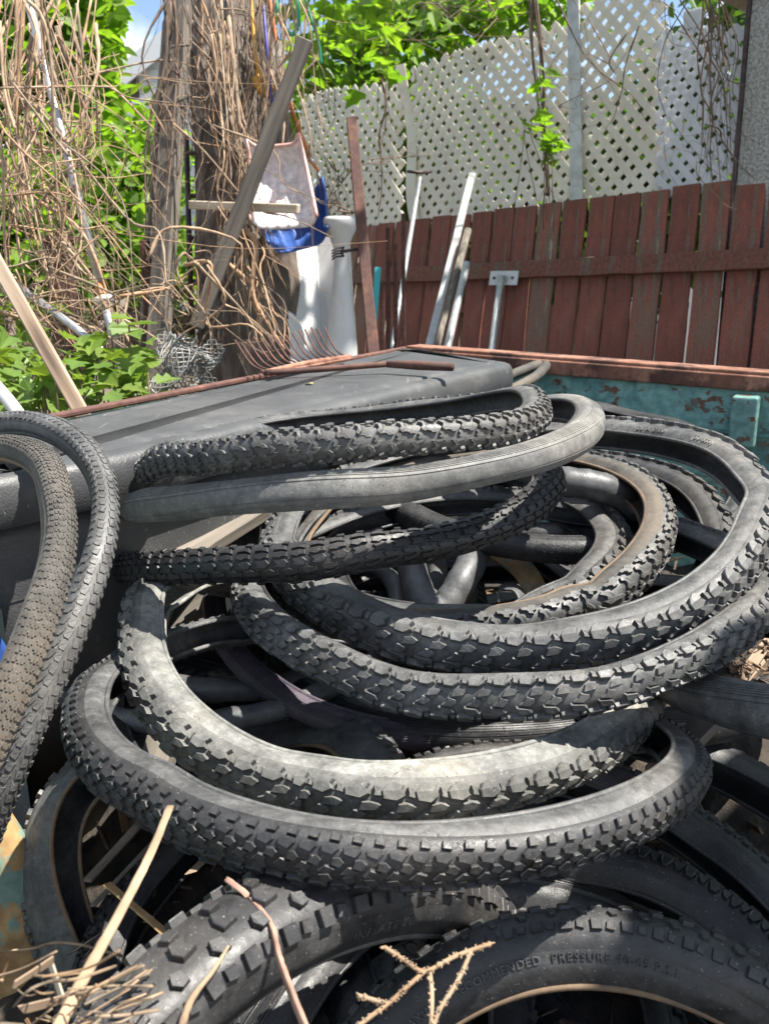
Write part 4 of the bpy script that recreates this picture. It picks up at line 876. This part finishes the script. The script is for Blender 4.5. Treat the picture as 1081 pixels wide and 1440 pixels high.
vines('dry_vines', 'brown vine stems hanging down over the thick trunk', [
    (24, ((260, 460), (-60, 250), (2.8, 3.2)), ((240, 460), (60, 460), (2.8, 3.1)), .07, .002),
    (14, ((270, 420), (-60, 20), (2.85, 3.15)), ((280, 400), (150, 420), (2.9, 3.1)), .05, .004),
    (10, ((280, 330), (-40, 60), (2.8, 3.0)), ((330, 400), (380, 520), (2.8, 3.0)), .04, .005),
    (14, ((380, 450), (-60, 20), (2.8, 3.2)), ((380, 480), (120, 300), (2.8, 3.2)), .04, .0035),
    (10, ((300, 360), (280, 330), (2.75, 2.9)), ((370, 420), (470, 510), (2.6, 2.8)), .04, .007),
    (8, ((200, 300), (60, 180), (2.7, 2.9)), ((340, 480), (230, 420), (2.6, 2.9)), .06, .003)], 'vine_stem', 8)
vines('dry_vines', 'grey peeling vine strands running down the bark of the thick trunk', [
    (26, ((290, 400), (-60, 10), (3.05, 3.2)), ((300, 400), (120, 520), (3.0, 3.15)), .02, .005)], 'wood_gray', 61, 6)
vines('dry_vines', 'darker twigs climbing the trunk and the gap beside the planks', [
    (40, ((225, 400), (-60, 40), (3.0, 3.3)), ((250, 400), (200, 500), (3.0, 3.2)), .05, .004),
    (16, ((220, 270), (-40, 60), (2.8, 3.0)), ((190, 260), (180, 420), (2.8, 3.0)), .04, .004),
    (22, ((440, 500), (210, 300), (3.2, 3.6)), ((455, 500), (280, 330), (3.2, 3.4)), .03, .003)], 'vine_dark', 15)
vines('dry_vines', 'bundle of dry stems hanging down the brightest lattice panel', [
    (16, ((985, 1020), (-60, 10), (3.5, 3.8)), ((985, 1030), (150, 280), (3.7, 3.9)), .04, .0045),
    (14, ((900, 1060), (-40, 20), (3.5, 3.9)), ((930, 1070), (60, 270), (3.7, 3.9)), .07, .003),
    (8, ((930, 1000), (130, 260), (3.7, 3.9)), ((1020, 1090), (230, 370), (3.6, 3.8)), .06, .003)], 'vine_dark', 23)
vines('dry_vines', 'thin twigs trailing over the tops of the wide lattice panels', [
    (26, ((440, 760), (-40, 10), (4.2, 5.4)), ((440, 800), (10, 90), (4.4, 5.4)), .08, .003),
    (12, ((700, 920), (-30, 60), (3.9, 4.4)), ((740, 930), (120, 260), (4.0, 4.5)), .07, .003),
    (5, ((744, 756), (-40, 0), (4.2, 4.3)), ((768, 776), (268, 282), (4.5, 4.6)), .02, .007),
    (3, ((520, 550), (100, 120), (4.6, 4.8)), ((520, 535), (300, 316), (4.8, 5.2)), .02, .005),
    (3, ((500, 520), (220, 240), (4.2, 4.4)), ((590, 620), (208, 214), (4.6, 4.8)), .02, .004)], 'vine_dark', 29)
vines('dry_stems', 'brown dead stalks standing thick along the low wire fence', [
    (150, ((-20, 330), (395, 470), (2.9, 3.7)), ((-20, 330), (500, 560), (2.9, 3.6)), .03, .0035)], 'vine_dark', 37)
vines('dry_vines', 'arching stems looping low over the lid toward the trunk', [
    (12, ((150, 300), (350, 420), (2.4, 2.7)), ((250, 400), (420, 520), (2.4, 2.8)), .06, .0045),
    (10, ((60, 160), (300, 420), (2.2, 2.6)), ((100, 300), (420, 530), (2.3, 2.6)), .07, .004)], 'vine_stem', 41)
# low leafy plants at the left
def shrub(name, label, pts, n, size, mat, seed, cat='plant', shape=MAPLE, spread=.04, group=None):
    rs = np.random.RandomState(seed); P = []; m = MB(); base = at(*pts[0]); base.z = 0; root = empty(name, base, label, cat, group)
    for k in range(n):
        c = at(*pts[rs.randint(len(pts))]); c = c+Vector(rs.normal(0, spread, 3)); P.append(c)
        if k % 4 == 0: m.tube([Vector((c.x+rs.normal(0, .04), c.y+.05, max(0, c.z-.35))), c+Vector((0, 0, -.08)), c], .0022, 4)
    m.build('stems', 'vine_dark', root, True); V, F = leaves_mesh(P, size, shape, up=1.0, seed=seed); link_mesh('leaves', V, F, mat, root); return root
shrub('leafy_plant', 'lime green plant growing at the left end of the lid', [(140, 505, 2.1), (170, 500, 2.15), (200, 510, 2.2), (130, 530, 2.0), (160, 540, 2.1), (205, 535, 2.2), (110, 545, 1.95)], 90, .06, 'leaf_lime', 3, group='lime green plants beyond the bed')
shrub('leafy_plant', 'lime green plant at the far left under the slanting pipe', [(20, 500, 2.3), (40, 520, 2.2), (10, 540, 2.1), (60, 545, 2.1), (35, 560, 2.0), (75, 560, 2.0), (30, 440, 2.5)], 110, .055, 'leaf_lime', 5, group='lime green plants beyond the bed')
shrub('climbing_leaves', 'small clump of green leaves hanging on the lattice', [(770, 205, 4.35), (775, 215, 4.35), (768, 195, 4.35), (756, 120, 4.3), (752, 165, 4.3), (772, 200, 4.33), (774, 222, 4.33)], 30, .075, 'leaf_green', 7, spread=.03)
shrub('ivy_leaves', 'bright leaves at the top among the cords and the lattice corner', [(450, 20, 4), (462, 50, 4.1), (486, 40, 4.2), (548, 10, 4.6), (520, 90, 5.0), (500, 20, 4.5)], 60, .12, 'leaf_green', 17, spread=.09)
# ================================================================ the heap
def theta_at(r, px, py):
    th = np.linspace(0, 2*np.pi, 720); P, er, ax = r.frame(th); P = P-np.array(EYE); d = P@np.array(FW)
    u = 540.5+FPX*P[:, 0]/d; v = 720-FPX*(P@np.array(UPV))/d; i = int(np.argmin((u-px)**2+(v-py)**2+(d < .1)*1e9))
    e = 1 if u[(i+1) % 720] > u[i] else -1; sd = 1 if (ax[i]*-P[i]).sum() > 0 else -1
    return th[i], e, sd
def letter(root, r, body, size, px, py, v0, mat):
    th0, e, sd = theta_at(r, px, py)
    cu = bpy.data.curves.new('lettering', 'FONT'); cu.body = body; cu.size = size; cu.resolution_u = 2; cu.extrude = .0004; cu.space_character = 1.2
    o = bpy.data.objects.new('lettering', cu); COL.objects.link(o); bpy.context.view_layer.update()
    me = bpy.data.meshes.new_from_object(o.evaluated_get(bpy.context.evaluated_depsgraph_get()))
    V = np.array([v.co[:] for v in me.vertices]); F = [tuple(p.vertices) for p in me.polygons]; bpy.data.objects.remove(o); bpy.data.curves.remove(cu); bpy.data.meshes.remove(me)
    P = r.surf(th0+e*V[:, 0]/r.R, sd*(v0-V[:, 1]), np.where(V[:, 2] > 0, .0017, -.0003)); return link_mesh('lettering', P, F, mat, root)
tyre('top', 'topmost small knobbly tyre, its lit tread crossing above the smooth grey tyre', 'crescent', .033, .029, 'rubber_mid', 'rubber_mid', hs=1.15, squeeze=(.06, .4))
tyre('slick', 'smooth pale grey road tyre with thin grooves, second from the top', 'slick', .036, .034, 'rubber_slick', 'rubber_slick', wear=0)
tyre('black', 'darkest black tyre with dense hexagon knobs, under the smooth grey one', 'hex', .040, .035, 'rubber_black', 'rubber_black', twist=(.25, 0, 0))
root, r = tyre('big', 'big knobbly tyre lying open at the right with lit upper sidewall', 'claw', .044, .042, 'rubber_mid', 'rubber_mid', 'rubber_mid')
letter(root, r, '26 X 2.00', .011, 905, 610, .048, 'rubber_pale'); letter(root, r, '(50-559)', .011, 985, 632, .048, 'rubber_pale')
tyre('under', 'worn knobbly tyre directly beneath the big right-hand tyre', 'claw', .037, .035, 'rubber_mid', 'rubber_mid', seed=3, twist=(.15, 0, 0))
tyre('grey', 'palest dusty tyre with a broad light sidewall, left of centre', 'claw', .040, .044, 'rubber_pale', 'rubber_pale_tread', 'rubber_pale', twist=(-.38, 0, 0), seed=9)
tyre('low', 'widest black knobbly tyre curving across the lower middle of the heap', 'diamond', .037, .037, 'rubber_mid', 'rubber_dark', 'rubber_mid', twist=(-.25, 0, 0))
tyre('inner', 'brownish grey tyre with crescent knobs lying inside the big right-hand tyre', 'crescent', .044, .040, 'rubber_dirty', 'rubber_mid', 'rubber_tan', seed=5)
tyre('inner2', 'smaller knobbly tyre deep inside, its lit sidewall under the fat inner tube', 'claw', .05, .046, 'rubber_mid', 'rubber_dark', seed=6)
tyre('leftA', 'dirt brown tyre with worn brick pattern standing at the left edge', 'brick', .029, .024, 'rubber_dirty', 'rubber_dirty', 'rubber_tan', twist=(-.25, 0, 0), wear=.4, hs=2.3)
tyre('leftB', 'black tyre with saw tooth tread standing behind the dirt brown one', 'saw', .026, .024, 'rubber_mid', 'rubber_mid', 'rubber_dark', twist=(-.3, 0, 0))
tyre('lowleft', 'tyre with square edge knobs and tan inside at the lower left corner', 'square', .05, .066, 'rubber_mid', 'rubber_mid', 'rubber_tan', twist=(-.3, 0, 0))
root, r = tyre('fat', 'fattest tyre with spaced block knobs nearest the camera at the bottom', 'block', .070, .054, 'rubber_dark', 'rubber_dark', 'rubber_mid', twist=(.5, 0, 0))
letter(root, r, 'INFLATE TO', .010, 470, 1300, .058, 'rubber_mid')
root, r = tyre('reco', 'tyre standing on edge at the bottom right with raised lettering and tan rim line', 'block', .049, .053, 'rubber_dark', 'rubber_dark', 'rubber_tan', seed=4, squeeze=(0, 0))
letter(root, r, 'MAXIMUM RECOMMENDED', .0088, 572, 1440, .047, 'rubber_mid'); letter(root, r, 'PRESSURE 40-65 P.S.I.', .0088, 775, 1345, .047, 'rubber_dark')
tyre('behind_reco', 'fine treaded tyre peeping over the lettered tyre at the bottom right', 'fine', .046, .042, 'rubber_dark', 'rubber_dark')
tyre('pink', 'thin narrow smooth tyre with a purplish sheen inside the pale dusty tyre', 'slick', .026, .028, 'rubber_purple', 'rubber_purple', 'rubber_purple')
tyre('rslick', 'grooved road tyre with a tan edge at the right side of the heap', 'slick', .048, .046, 'rubber_mid', 'rubber_mid', 'rubber_tan')
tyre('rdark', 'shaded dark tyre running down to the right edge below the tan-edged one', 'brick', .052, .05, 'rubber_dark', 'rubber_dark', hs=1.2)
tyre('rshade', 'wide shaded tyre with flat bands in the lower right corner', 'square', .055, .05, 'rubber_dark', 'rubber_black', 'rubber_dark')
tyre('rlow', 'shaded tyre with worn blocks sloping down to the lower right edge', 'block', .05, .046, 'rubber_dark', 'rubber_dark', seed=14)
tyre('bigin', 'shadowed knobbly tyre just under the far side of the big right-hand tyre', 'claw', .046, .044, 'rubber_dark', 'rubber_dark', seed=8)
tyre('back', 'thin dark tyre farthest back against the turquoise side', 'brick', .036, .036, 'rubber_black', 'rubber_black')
tyre('sheet', 'smooth dark tyre half buried between the fattest tyre and the widest black one', 'slick', .05, .05, 'rubber_black', 'rubber_black')
# tyres deeper in the heap
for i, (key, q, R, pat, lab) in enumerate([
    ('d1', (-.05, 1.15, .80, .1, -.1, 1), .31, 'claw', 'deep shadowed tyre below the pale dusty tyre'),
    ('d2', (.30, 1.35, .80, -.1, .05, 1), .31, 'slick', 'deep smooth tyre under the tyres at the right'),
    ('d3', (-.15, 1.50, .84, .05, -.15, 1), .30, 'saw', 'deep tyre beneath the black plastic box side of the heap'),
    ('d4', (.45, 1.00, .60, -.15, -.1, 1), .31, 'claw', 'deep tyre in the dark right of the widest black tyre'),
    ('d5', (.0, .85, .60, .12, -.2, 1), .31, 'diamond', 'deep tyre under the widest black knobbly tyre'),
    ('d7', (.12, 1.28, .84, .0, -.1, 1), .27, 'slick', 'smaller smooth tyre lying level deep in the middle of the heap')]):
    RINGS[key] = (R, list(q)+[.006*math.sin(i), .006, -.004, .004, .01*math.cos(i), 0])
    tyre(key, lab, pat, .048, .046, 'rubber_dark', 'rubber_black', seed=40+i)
# inner tubes
def ring_tube(key, rad_, label, mat='rubber_tube', flat=1.0, a0=0, a1=2*math.pi, n=110):
    R, q = RINGS[key]; r = Ring(R, q, .03, .03); th = np.linspace(a0, a1, n); P, er, ax = r.frame(th); root = empty('inner_tube', tuple(r.C), label, 'inner tube', 'inner tubes among the tyres')
    vv = []; k = 12
    wr = (1+.05*np.sin(th*31)+.05*np.sin(th*13))[:, None]
    for j in range(k): a = 2*math.pi*j/k; vv.append(P+(er*math.cos(a)*rad_*flat+ax*math.sin(a)*rad_)*wr)
    V = np.stack(vv, 1).reshape(-1, 3); F = []
    for i in range(n-1):
        for j in range(k): F.append((i*k+j, i*k+(j+1) % k, (i+1)*k+(j+1) % k, (i+1)*k+j))
    link_mesh('tube', V, F, mat, root, True)
    P2, er2, ax2 = r.frame(np.array([1.2])); c = Vector(P2[0]); e = Vector(er2[0]); MB().tube([c-e*rad_*.8, c-e*(rad_+.03)], .0032, 8).build('valve', 'metal_dark', root, True)
    return root
ring_tube('tube1', .0165, 'grey inner tube curving under the smooth grey tyre'); ring_tube('tube2', .014, 'thinner grey inner tube nearest the black hexagon tyre')
def ftube(pts, r, label, mat='rubber_tube', wr=.025):
    P = spline([at(*p) for p in pts], 8); m = MB(); n = len(P); m.tube(P, [r*(1+wr*math.sin(i*1.3)+wr*.5*math.sin(i*3.1))*(.8 if i in (0, n-1) else 1) for i in range(n)], 12)
    return tag(m.build('inner_tube', mat, None, True), label, 'inner tube', 'inner tubes among the tyres')
ftube([(735, 655, 1.42), (765, 672, 1.36), (800, 678, 1.34), (840, 684, 1.34), (875, 700, 1.36), (892, 730, 1.42)], .022, 'fat shiny inner tube lying over the tyres right of centre')
ftube([(700, 752, 1.5), (740, 752, 1.46), (790, 750, 1.45), (830, 762, 1.5)], .018, 'shiny tube end under the far end of the black hexagon tyre')
ftube([(578, 795, 1.38), (590, 835, 1.32), (606, 856, 1.3), (628, 850, 1.3), (652, 812, 1.32), (672, 775, 1.38)], .022, 'limp inner tube bent in a V below the black hexagon tyre')
# rusty hoop and strap in the middle
def strip(pts, w, t, mat, name, label, cat, side=(0, 0, 1)):
    P = spline([at(*p) for p in pts], 6); m = MB(); n = len(P); V = []; F = []
    for i, p in enumerate(P):
        tt = (P[min(i+1, n-1)]-P[max(0, i-1)]).normalized(); s = Vector(side); s = (s-tt*s.dot(tt)).normalized(); q = tt.cross(s)
        for a, b in ((-w/2, -t/2), (w/2, -t/2), (w/2, t/2), (-w/2, t/2)): V.append(p+s*a+q*b)
    for i in range(n-1):
        for j in range(4): F.append((i*4+j, i*4+(j+1) % 4, i*4+4+(j+1) % 4, i*4+4+j))
    F.append((3, 2, 1, 0)); F.append((n*4-4, n*4-3, n*4-2, n*4-1)); m.add(V, F); o = m.build(name, mat, None, True); bevel(o, .001, 1); return tag(o, label, cat)
strip([(690, 770, 1.44), (715, 785, 1.40), (738, 805, 1.37), (752, 830, 1.34), (758, 862, 1.32)], .034, .006, 'rust_ochre', 'rusty_hoop', 'rusty gold curved hoop piece inside the heap', 'hoop', side=(.8, .3, .5))
strip([(712, 765, 1.40), (745, 770, 1.38), (785, 782, 1.38), (800, 786, 1.4)], .022, .004, 'rubber_tube', 'rubber_strap', 'grey rubber strap with a stud beside the rusty hoop', 'strap', side=(.1, .2, 1))
strip([(700, 850, 1.33), (704, 828, 1.34), (724, 828, 1.33), (738, 850, 1.31)], .02, .003, 'rubber_tube', 'folded_tube', 'small folded grey tube end standing by the rusty hoop', 'tube end', side=(.2, 1, .2))
# pieces of wood in the gaps
def wood(p0, p1, w, t, mat, label, side=(0, 1, 0), name='wood_scrap', cat='wood scrap'):
    return tag(plank(name, at(*p0), at(*p1), w, t, mat, side=side, ragged=1.0, bev=.002), label, cat)
wood((585, 866, 1.30), (700, 862, 1.28), .03, .015, 'wood_fresh', 'orange splintered wood showing inside the big right-hand tyre')
wood((180, 812, 1.22), (345, 712, 1.42), .09, .02, 'wood_gray', 'pale split board under the left end of the smooth grey tyre', side=(1, .6, .1))
wood((215, 900, 1.2), (245, 818, 1.25), .022, .012, 'wood_pale', 'pale chip at the upper end of the pale dusty tyre', side=(1, 0, 0))
wood((225, 900, 1.30), (300, 850, 1.35), .08, .03, 'wood_gray', 'grey knotty board behind the pale dusty tyre', side=(0, .4, 1))
wood((370, 1030, 1.22), (520, 985, 1.34), .05, .02, 'wood_tan', 'brown split board deep inside the pale dusty tyre')
wood((300, 960, 1.28), (430, 935, 1.38), .035, .02, 'wood_gray', 'grey stick lying deep inside the narrow purplish tyre')
wood((640, 1040, 1.12), (775, 1015, 1.16), .018, .004, 'wood_pale', 'flat pinkish lath catching sun under the worn knobbly tyre', side=(0, 1, .3))
wood((500, 1110, 1.02), (535, 1056, 1.05), .04, .008, 'wood_fresh', 'small upright wedge with orange edge behind the pale dusty tyre', side=(1, .2, 0))
wood((205, 1125, .95), (228, 1050, 1.0), .03, .02, 'wood_gray', 'pale grey stub between the pale dusty and widest black tyres', side=(1, 0, .2))
wood((122, 1240, .96), (205, 1150, 1.04), .016, .005, 'bark', 'dark grey split stick inside the lower left tyre')
wood((130, 1275, .98), (215, 1185, 1.06), .008, .004, 'bark', 'thin brown split stick just below the dark grey split stick')
wood((268, 1228, .95), (288, 1208, .97), .010, .002, 'wood_tan', 'pale wood chip under the widest black tyre')
wood((1000, 1010, .98), (1081, 900, 1.15), .014, .006, 'wood_tan', 'thin brown wood strip at the right edge of the heap')
wood((1040, 960, 1.1), (1100, 890, 1.2), .016, .006, 'wood_tan', 'orange brown lath leaning at the far right edge', side=(1, 0, 0))
wood((930, 1080, .95), (1000, 1010, 1.05), .03, .012, 'wood_gray', 'grey offcut between the two right-hand tyres')
wood((150, 1242, .92), (240, 1318, .88), .009, .003, 'rust_ochre', 'thin gilded flake of rusted metal inside the lower left tyre', name='rust_flake', cat='metal flake')
# rusted convex panel at lower left
V = []; F = []; c0 = at(-2, 1125, 1.04)
for i in range(21):
    for j in range(17):
        u = i/20-.5; v = j/16-.5; V.append((c0.x-.03+.16*u, c0.y+.15*v, c0.z+.015-.9*u*u*.6-1.6*v*v*.8+.004*math.sin(9*u+7*v)))
for i in range(20):
    for j in range(16): F.append((i*17+j, (i+1)*17+j, (i+1)*17+j+1, i*17+j+1))
o = link_mesh('rusted_panel', V, F, 'rust_ochre', None, True); sm = o.modifiers.new('solid', 'SOLIDIFY'); sm.thickness = .004; tag(o, 'rusted ochre and turquoise bulging metal piece at the lower left edge', 'metal panel')
# blue plastic piece at the far left
o = MB().beam(at(-40, 935, .96), at(6, 905, .98), .05, .02, side=(0, 0, 1)).build('blue_plastic_piece', 'plastic_blue'); bevel(o, .006, 3); tag(o, 'sliver of blue plastic behind the dirt brown tyre', 'plastic piece')
# ---- place sticks on whatever lies under them
bpy.context.view_layer.update(); DG = bpy.context.evaluated_depsgraph_get()
def hit(px, py, lift=.006):
    r = ray(px, py).normalized(); ok, loc, nn, i, ob, mm = S.ray_cast(DG, EYE, r); d = (loc-EYE).dot(FW) if ok and (loc-EYE).length < 2.5 else .8
    return at(px, py, d-lift)
def stick(pts, r, mat, name, label, cat, n=7, lifts=None, knob=0):
    P0 = [hit(x, y, l) for x, y, l in pts]; P = spline(P0, 7); m = MB(); k = len(P); rr = [r[0]+(r[1]-r[0])*i/(k-1) for i in range(k)]; rr = [a*(1+random.uniform(-.12, .12)) for a in rr]; m.tube(P, rr, n)
    if knob:
        for i, p in enumerate(P):
            for _ in range(knob):
                d = Vector((random.gauss(0, 1), random.gauss(0, 1), random.gauss(0, 1))).normalized(); m.tube([p, p+d*rr[i]*2.4], [rr[i]*.5, rr[i]*.15], 4)
    return tag(m.build(name, mat, None, True), label, cat)
def bigstick(P0, w0, w1, mat, name, label):
    P = spline(P0, 8); V = []; F = []; n = 12; k = len(P)
    for i, p in enumerate(P):
        t = (P[min(i+1, k-1)]-P[max(0, i-1)]).normalized(); u = t.orthogonal().normalized(); w = t.cross(u); r = w0+(w1-w0)*i/(k-1)
        for j in range(n): a = 2*math.pi*j/n; q = r*(1+.3*math.sin(3*a+i*.05)+.12*random.uniform(-1, 1)*(1 if j % 2 else 0)); V.append(p+(u*math.cos(a)+w*.6*math.sin(a))*q)
    for i in range(k-1):
        for j in range(n): F.append((i*n+j, i*n+(j+1) % n, (i+1)*n+(j+1) % n, (i+1)*n+j))
    F.append(tuple(range(n))[::-1]); F.append(tuple((k-1)*n+j for j in range(n)))
    return tag(link_mesh(name, V, F, mat, None, True), label, 'stick')
tagstick = bigstick
a = hit(237, 1150, .02); b = hit(150, 1330, .03); c = hit(80, 1450, .02)
bigstick([hit(238, 1136, .018), at(212, 1200, min((a-EYE).dot(FW), .62)), at(165, 1290, .56), at(120, 1370, .52), at(72, 1460, .48)], .0034, .0052, 'straw', 'broken_stick', 'pale split stick standing across the lower left tyre')
dt = (hit(330, 1245, .01)-EYE).dot(FW); tagstick([at(318, 1236, dt), at(348, 1260, dt-.01), at(380, 1300, dt-.03), at(392, 1345, dt-.05), at(410, 1395, dt-.07), at(436, 1460, dt-.09)], .0018, .0028, 'wood_pink', 'twig', 'reddish brown twig drooping over the fattest tyre')
stick([(322, 1330, .01), (300, 1365, .012), (270, 1405, .012), (255, 1445, .01)], (.001, .0028), 'straw', 'twig', 'short pale twig lying on the fattest tyre', 'twig')
stick([(0, 1338, .01), (45, 1334, .012), (75, 1326, .015), (110, 1328, .015), (150, 1338, .012), (172, 1345, .01)], (.0015, .0018), 'straw', 'grass_stalk', 'single dry grass stalk curving over the lower left tyre', 'grass stalk')
def hk(x, y, d=.5): return at(x, y, d)
tw = empty('conifer_twig', hit(600, 1365, .02), 'tan bumpy twig forking over the lettered tyre at the bottom', 'twig')
m = MB()
for pts in (((540, 1332), (568, 1350), (597, 1366), (640, 1345), (690, 1327)), ((597, 1366), (570, 1390), (545, 1412), (508, 1440), (490, 1460)), ((604, 1364), (607, 1400), (606, 1450)), ((662, 1338), (648, 1370), (634, 1395), (618, 1420), (605, 1455)), ((545, 1412), (520, 1405), (502, 1400))):
    P = spline([at(x, y, .66) if False else hit(x, y, .02) if False else at(x, y, .60+.0003*(1400-y)) for x, y in pts], 7)
    m.tube(P, .0016, 6)
    for p in P:
        for _ in range(3):
            d = Vector((random.gauss(0, 1), random.gauss(0, 1), random.gauss(0, 1))).normalized(); m.tube([p, p+d*.0030], [.0011, .0005], 4)
m.build('stems', 'straw', tw, True)
# straw and dry stems in the lower left corner
rs = random.Random(77); m = MB()
for i in range(38):
    x, y = rs.uniform(-30, 150), rs.uniform(1370, 1470)
    if y < 1330+abs(x-20)*.5: y += 60
    a = rs.uniform(-.9, .5); L = rs.uniform(30, 120); x2, y2 = x+L*math.cos(a), y+L*math.sin(a)*.8
    d0 = rs.uniform(.46, .56); P = spline([at(x, y, d0), at((x+x2)/2+rs.uniform(-8, 8), (y+y2)/2+rs.uniform(-8, 8), d0+rs.uniform(-.02, .02)), at(x2, y2, d0+rs.uniform(-.03, .03))], 4)
    m.tube(P, rs.uniform(.0003, .001), 5)
for i in range(14):
    x, y = rs.uniform(60, 190), rs.uniform(1330, 1430); a = rs.uniform(-1.2, -.3); L = rs.uniform(30, 90)
    m.tube(spline([hit(x, y, .006), hit(x+L*.5*math.cos(a), y+L*.5*math.sin(a), .012), hit(x+L*math.cos(a), y+L*math.sin(a), .006)], 4), rs.uniform(.0004, .0010), 5)
tag(m.build('straw_litter', 'straw', None, True), 'loose dry straw and stems in the lower left corner', 'straw', kind='stuff')
for i, (x0, y0, x1, y1, d, l) in enumerate([(20, 1385, 75, 1350, .50, 'flat bark sliver lying highest in the straw corner'), (30, 1420, 130, 1395, .50, 'longer flat bark sliver low in the straw corner'), (88, 1405, 70, 1350, .52, 'white shred of dry husk standing in the straw')]):
    tag(plank('bark_sliver', at(x0, y0, d), at(x1, y1, d+.02), .0045, .0012, 'wood_tan' if i < 2 else 'wood_pale', side=(.3, .2, 1), ragged=1, bev=0), l, 'bark')
# chips and leaf litter on the debris and in the gaps
rs = np.random.RandomState(9); m = MB(); n = 0
while n < 1500:
    u, v = rs.rand(2); p = C_+dr*(u*1.95)+dl*(v*2.5)+ir*.04+il*.04
    q = Vector((p.x*5, p.y*5, 0)); z = .42+.30*min(1, max(0, (p.y-.5)/.8))+.07*mnoise.noise(q)+.03*mnoise.noise(q*4)+rs.uniform(0, .03)
    a = rs.uniform(0, math.pi); L = rs.uniform(.01, .07); w = rs.uniform(.003, .014); d = Vector((math.cos(a)*L, math.sin(a)*L, rs.normal(0, .3)*L)); c = Vector((p.x, p.y, z))
    m.beam(c-d/2, c+d/2, w, w*.3, side=(rs.normal(), rs.normal(), rs.normal())); n += 1
tag(m.build('wood_chips', 'chips'), 'brown bark chips and splinters strewn under the tyres', 'wood chips', kind='stuff')
rs = np.random.RandomState(19); m = MB()
for i in range(260):
    x = rs.uniform(960, 1100); y = rs.uniform(850, 960); c = hit(x, y, .004)
    a = rs.uniform(0, math.pi); L = rs.uniform(.006, .028); w = rs.uniform(.0015, .006); d = Vector((math.cos(a)*L, math.sin(a)*L, rs.normal(0, .3)*L))
    if (c-EYE).length < 1.1: continue
    m.beam(c-d/2, c+d/2, w, w*.3, side=(rs.normal(), rs.normal(), rs.normal()))
if m.v: tag(m.build('leaf_litter', 'chips'), 'bits of dead leaf and bark in the gap at the right edge', 'leaf litter', kind='stuff')
# ---- unseen parasol, added only to cast shade over the near right corner
par = empty('added_shade_parasol', (1.75, .24, 0), 'dark green parasol added out of view to shade the near right corner', 'parasol')
MB().tube([(1.75, .24, 0), (1.75, .24, 2.75)], .02, 10).build('pole', 'metal_zinc', par, True)
cx, cy, cz = 1.75, .24, 2.45; n = 10; V = [(cx, cy, cz+.3)]; RR = PR = .92
for k in range(n): a = 2*math.pi*k/n; V.append((cx+RR*math.cos(a), cy+RR*math.sin(a), cz))
o = link_mesh('shade_canopy', V, [(0, 1+k, 1+(k+1) % n) for k in range(n)], 'plastic_green', par); sm = o.modifiers.new('solid', 'SOLIDIFY'); sm.thickness = .004
for k in range(n): a = 2*math.pi*k/n; MB().tube([(cx, cy, cz+.27), (cx+RR*math.cos(a)*.98, cy+RR*math.sin(a)*.98, cz-.012)], .006, 5).build('rib', 'metal_dark', par)
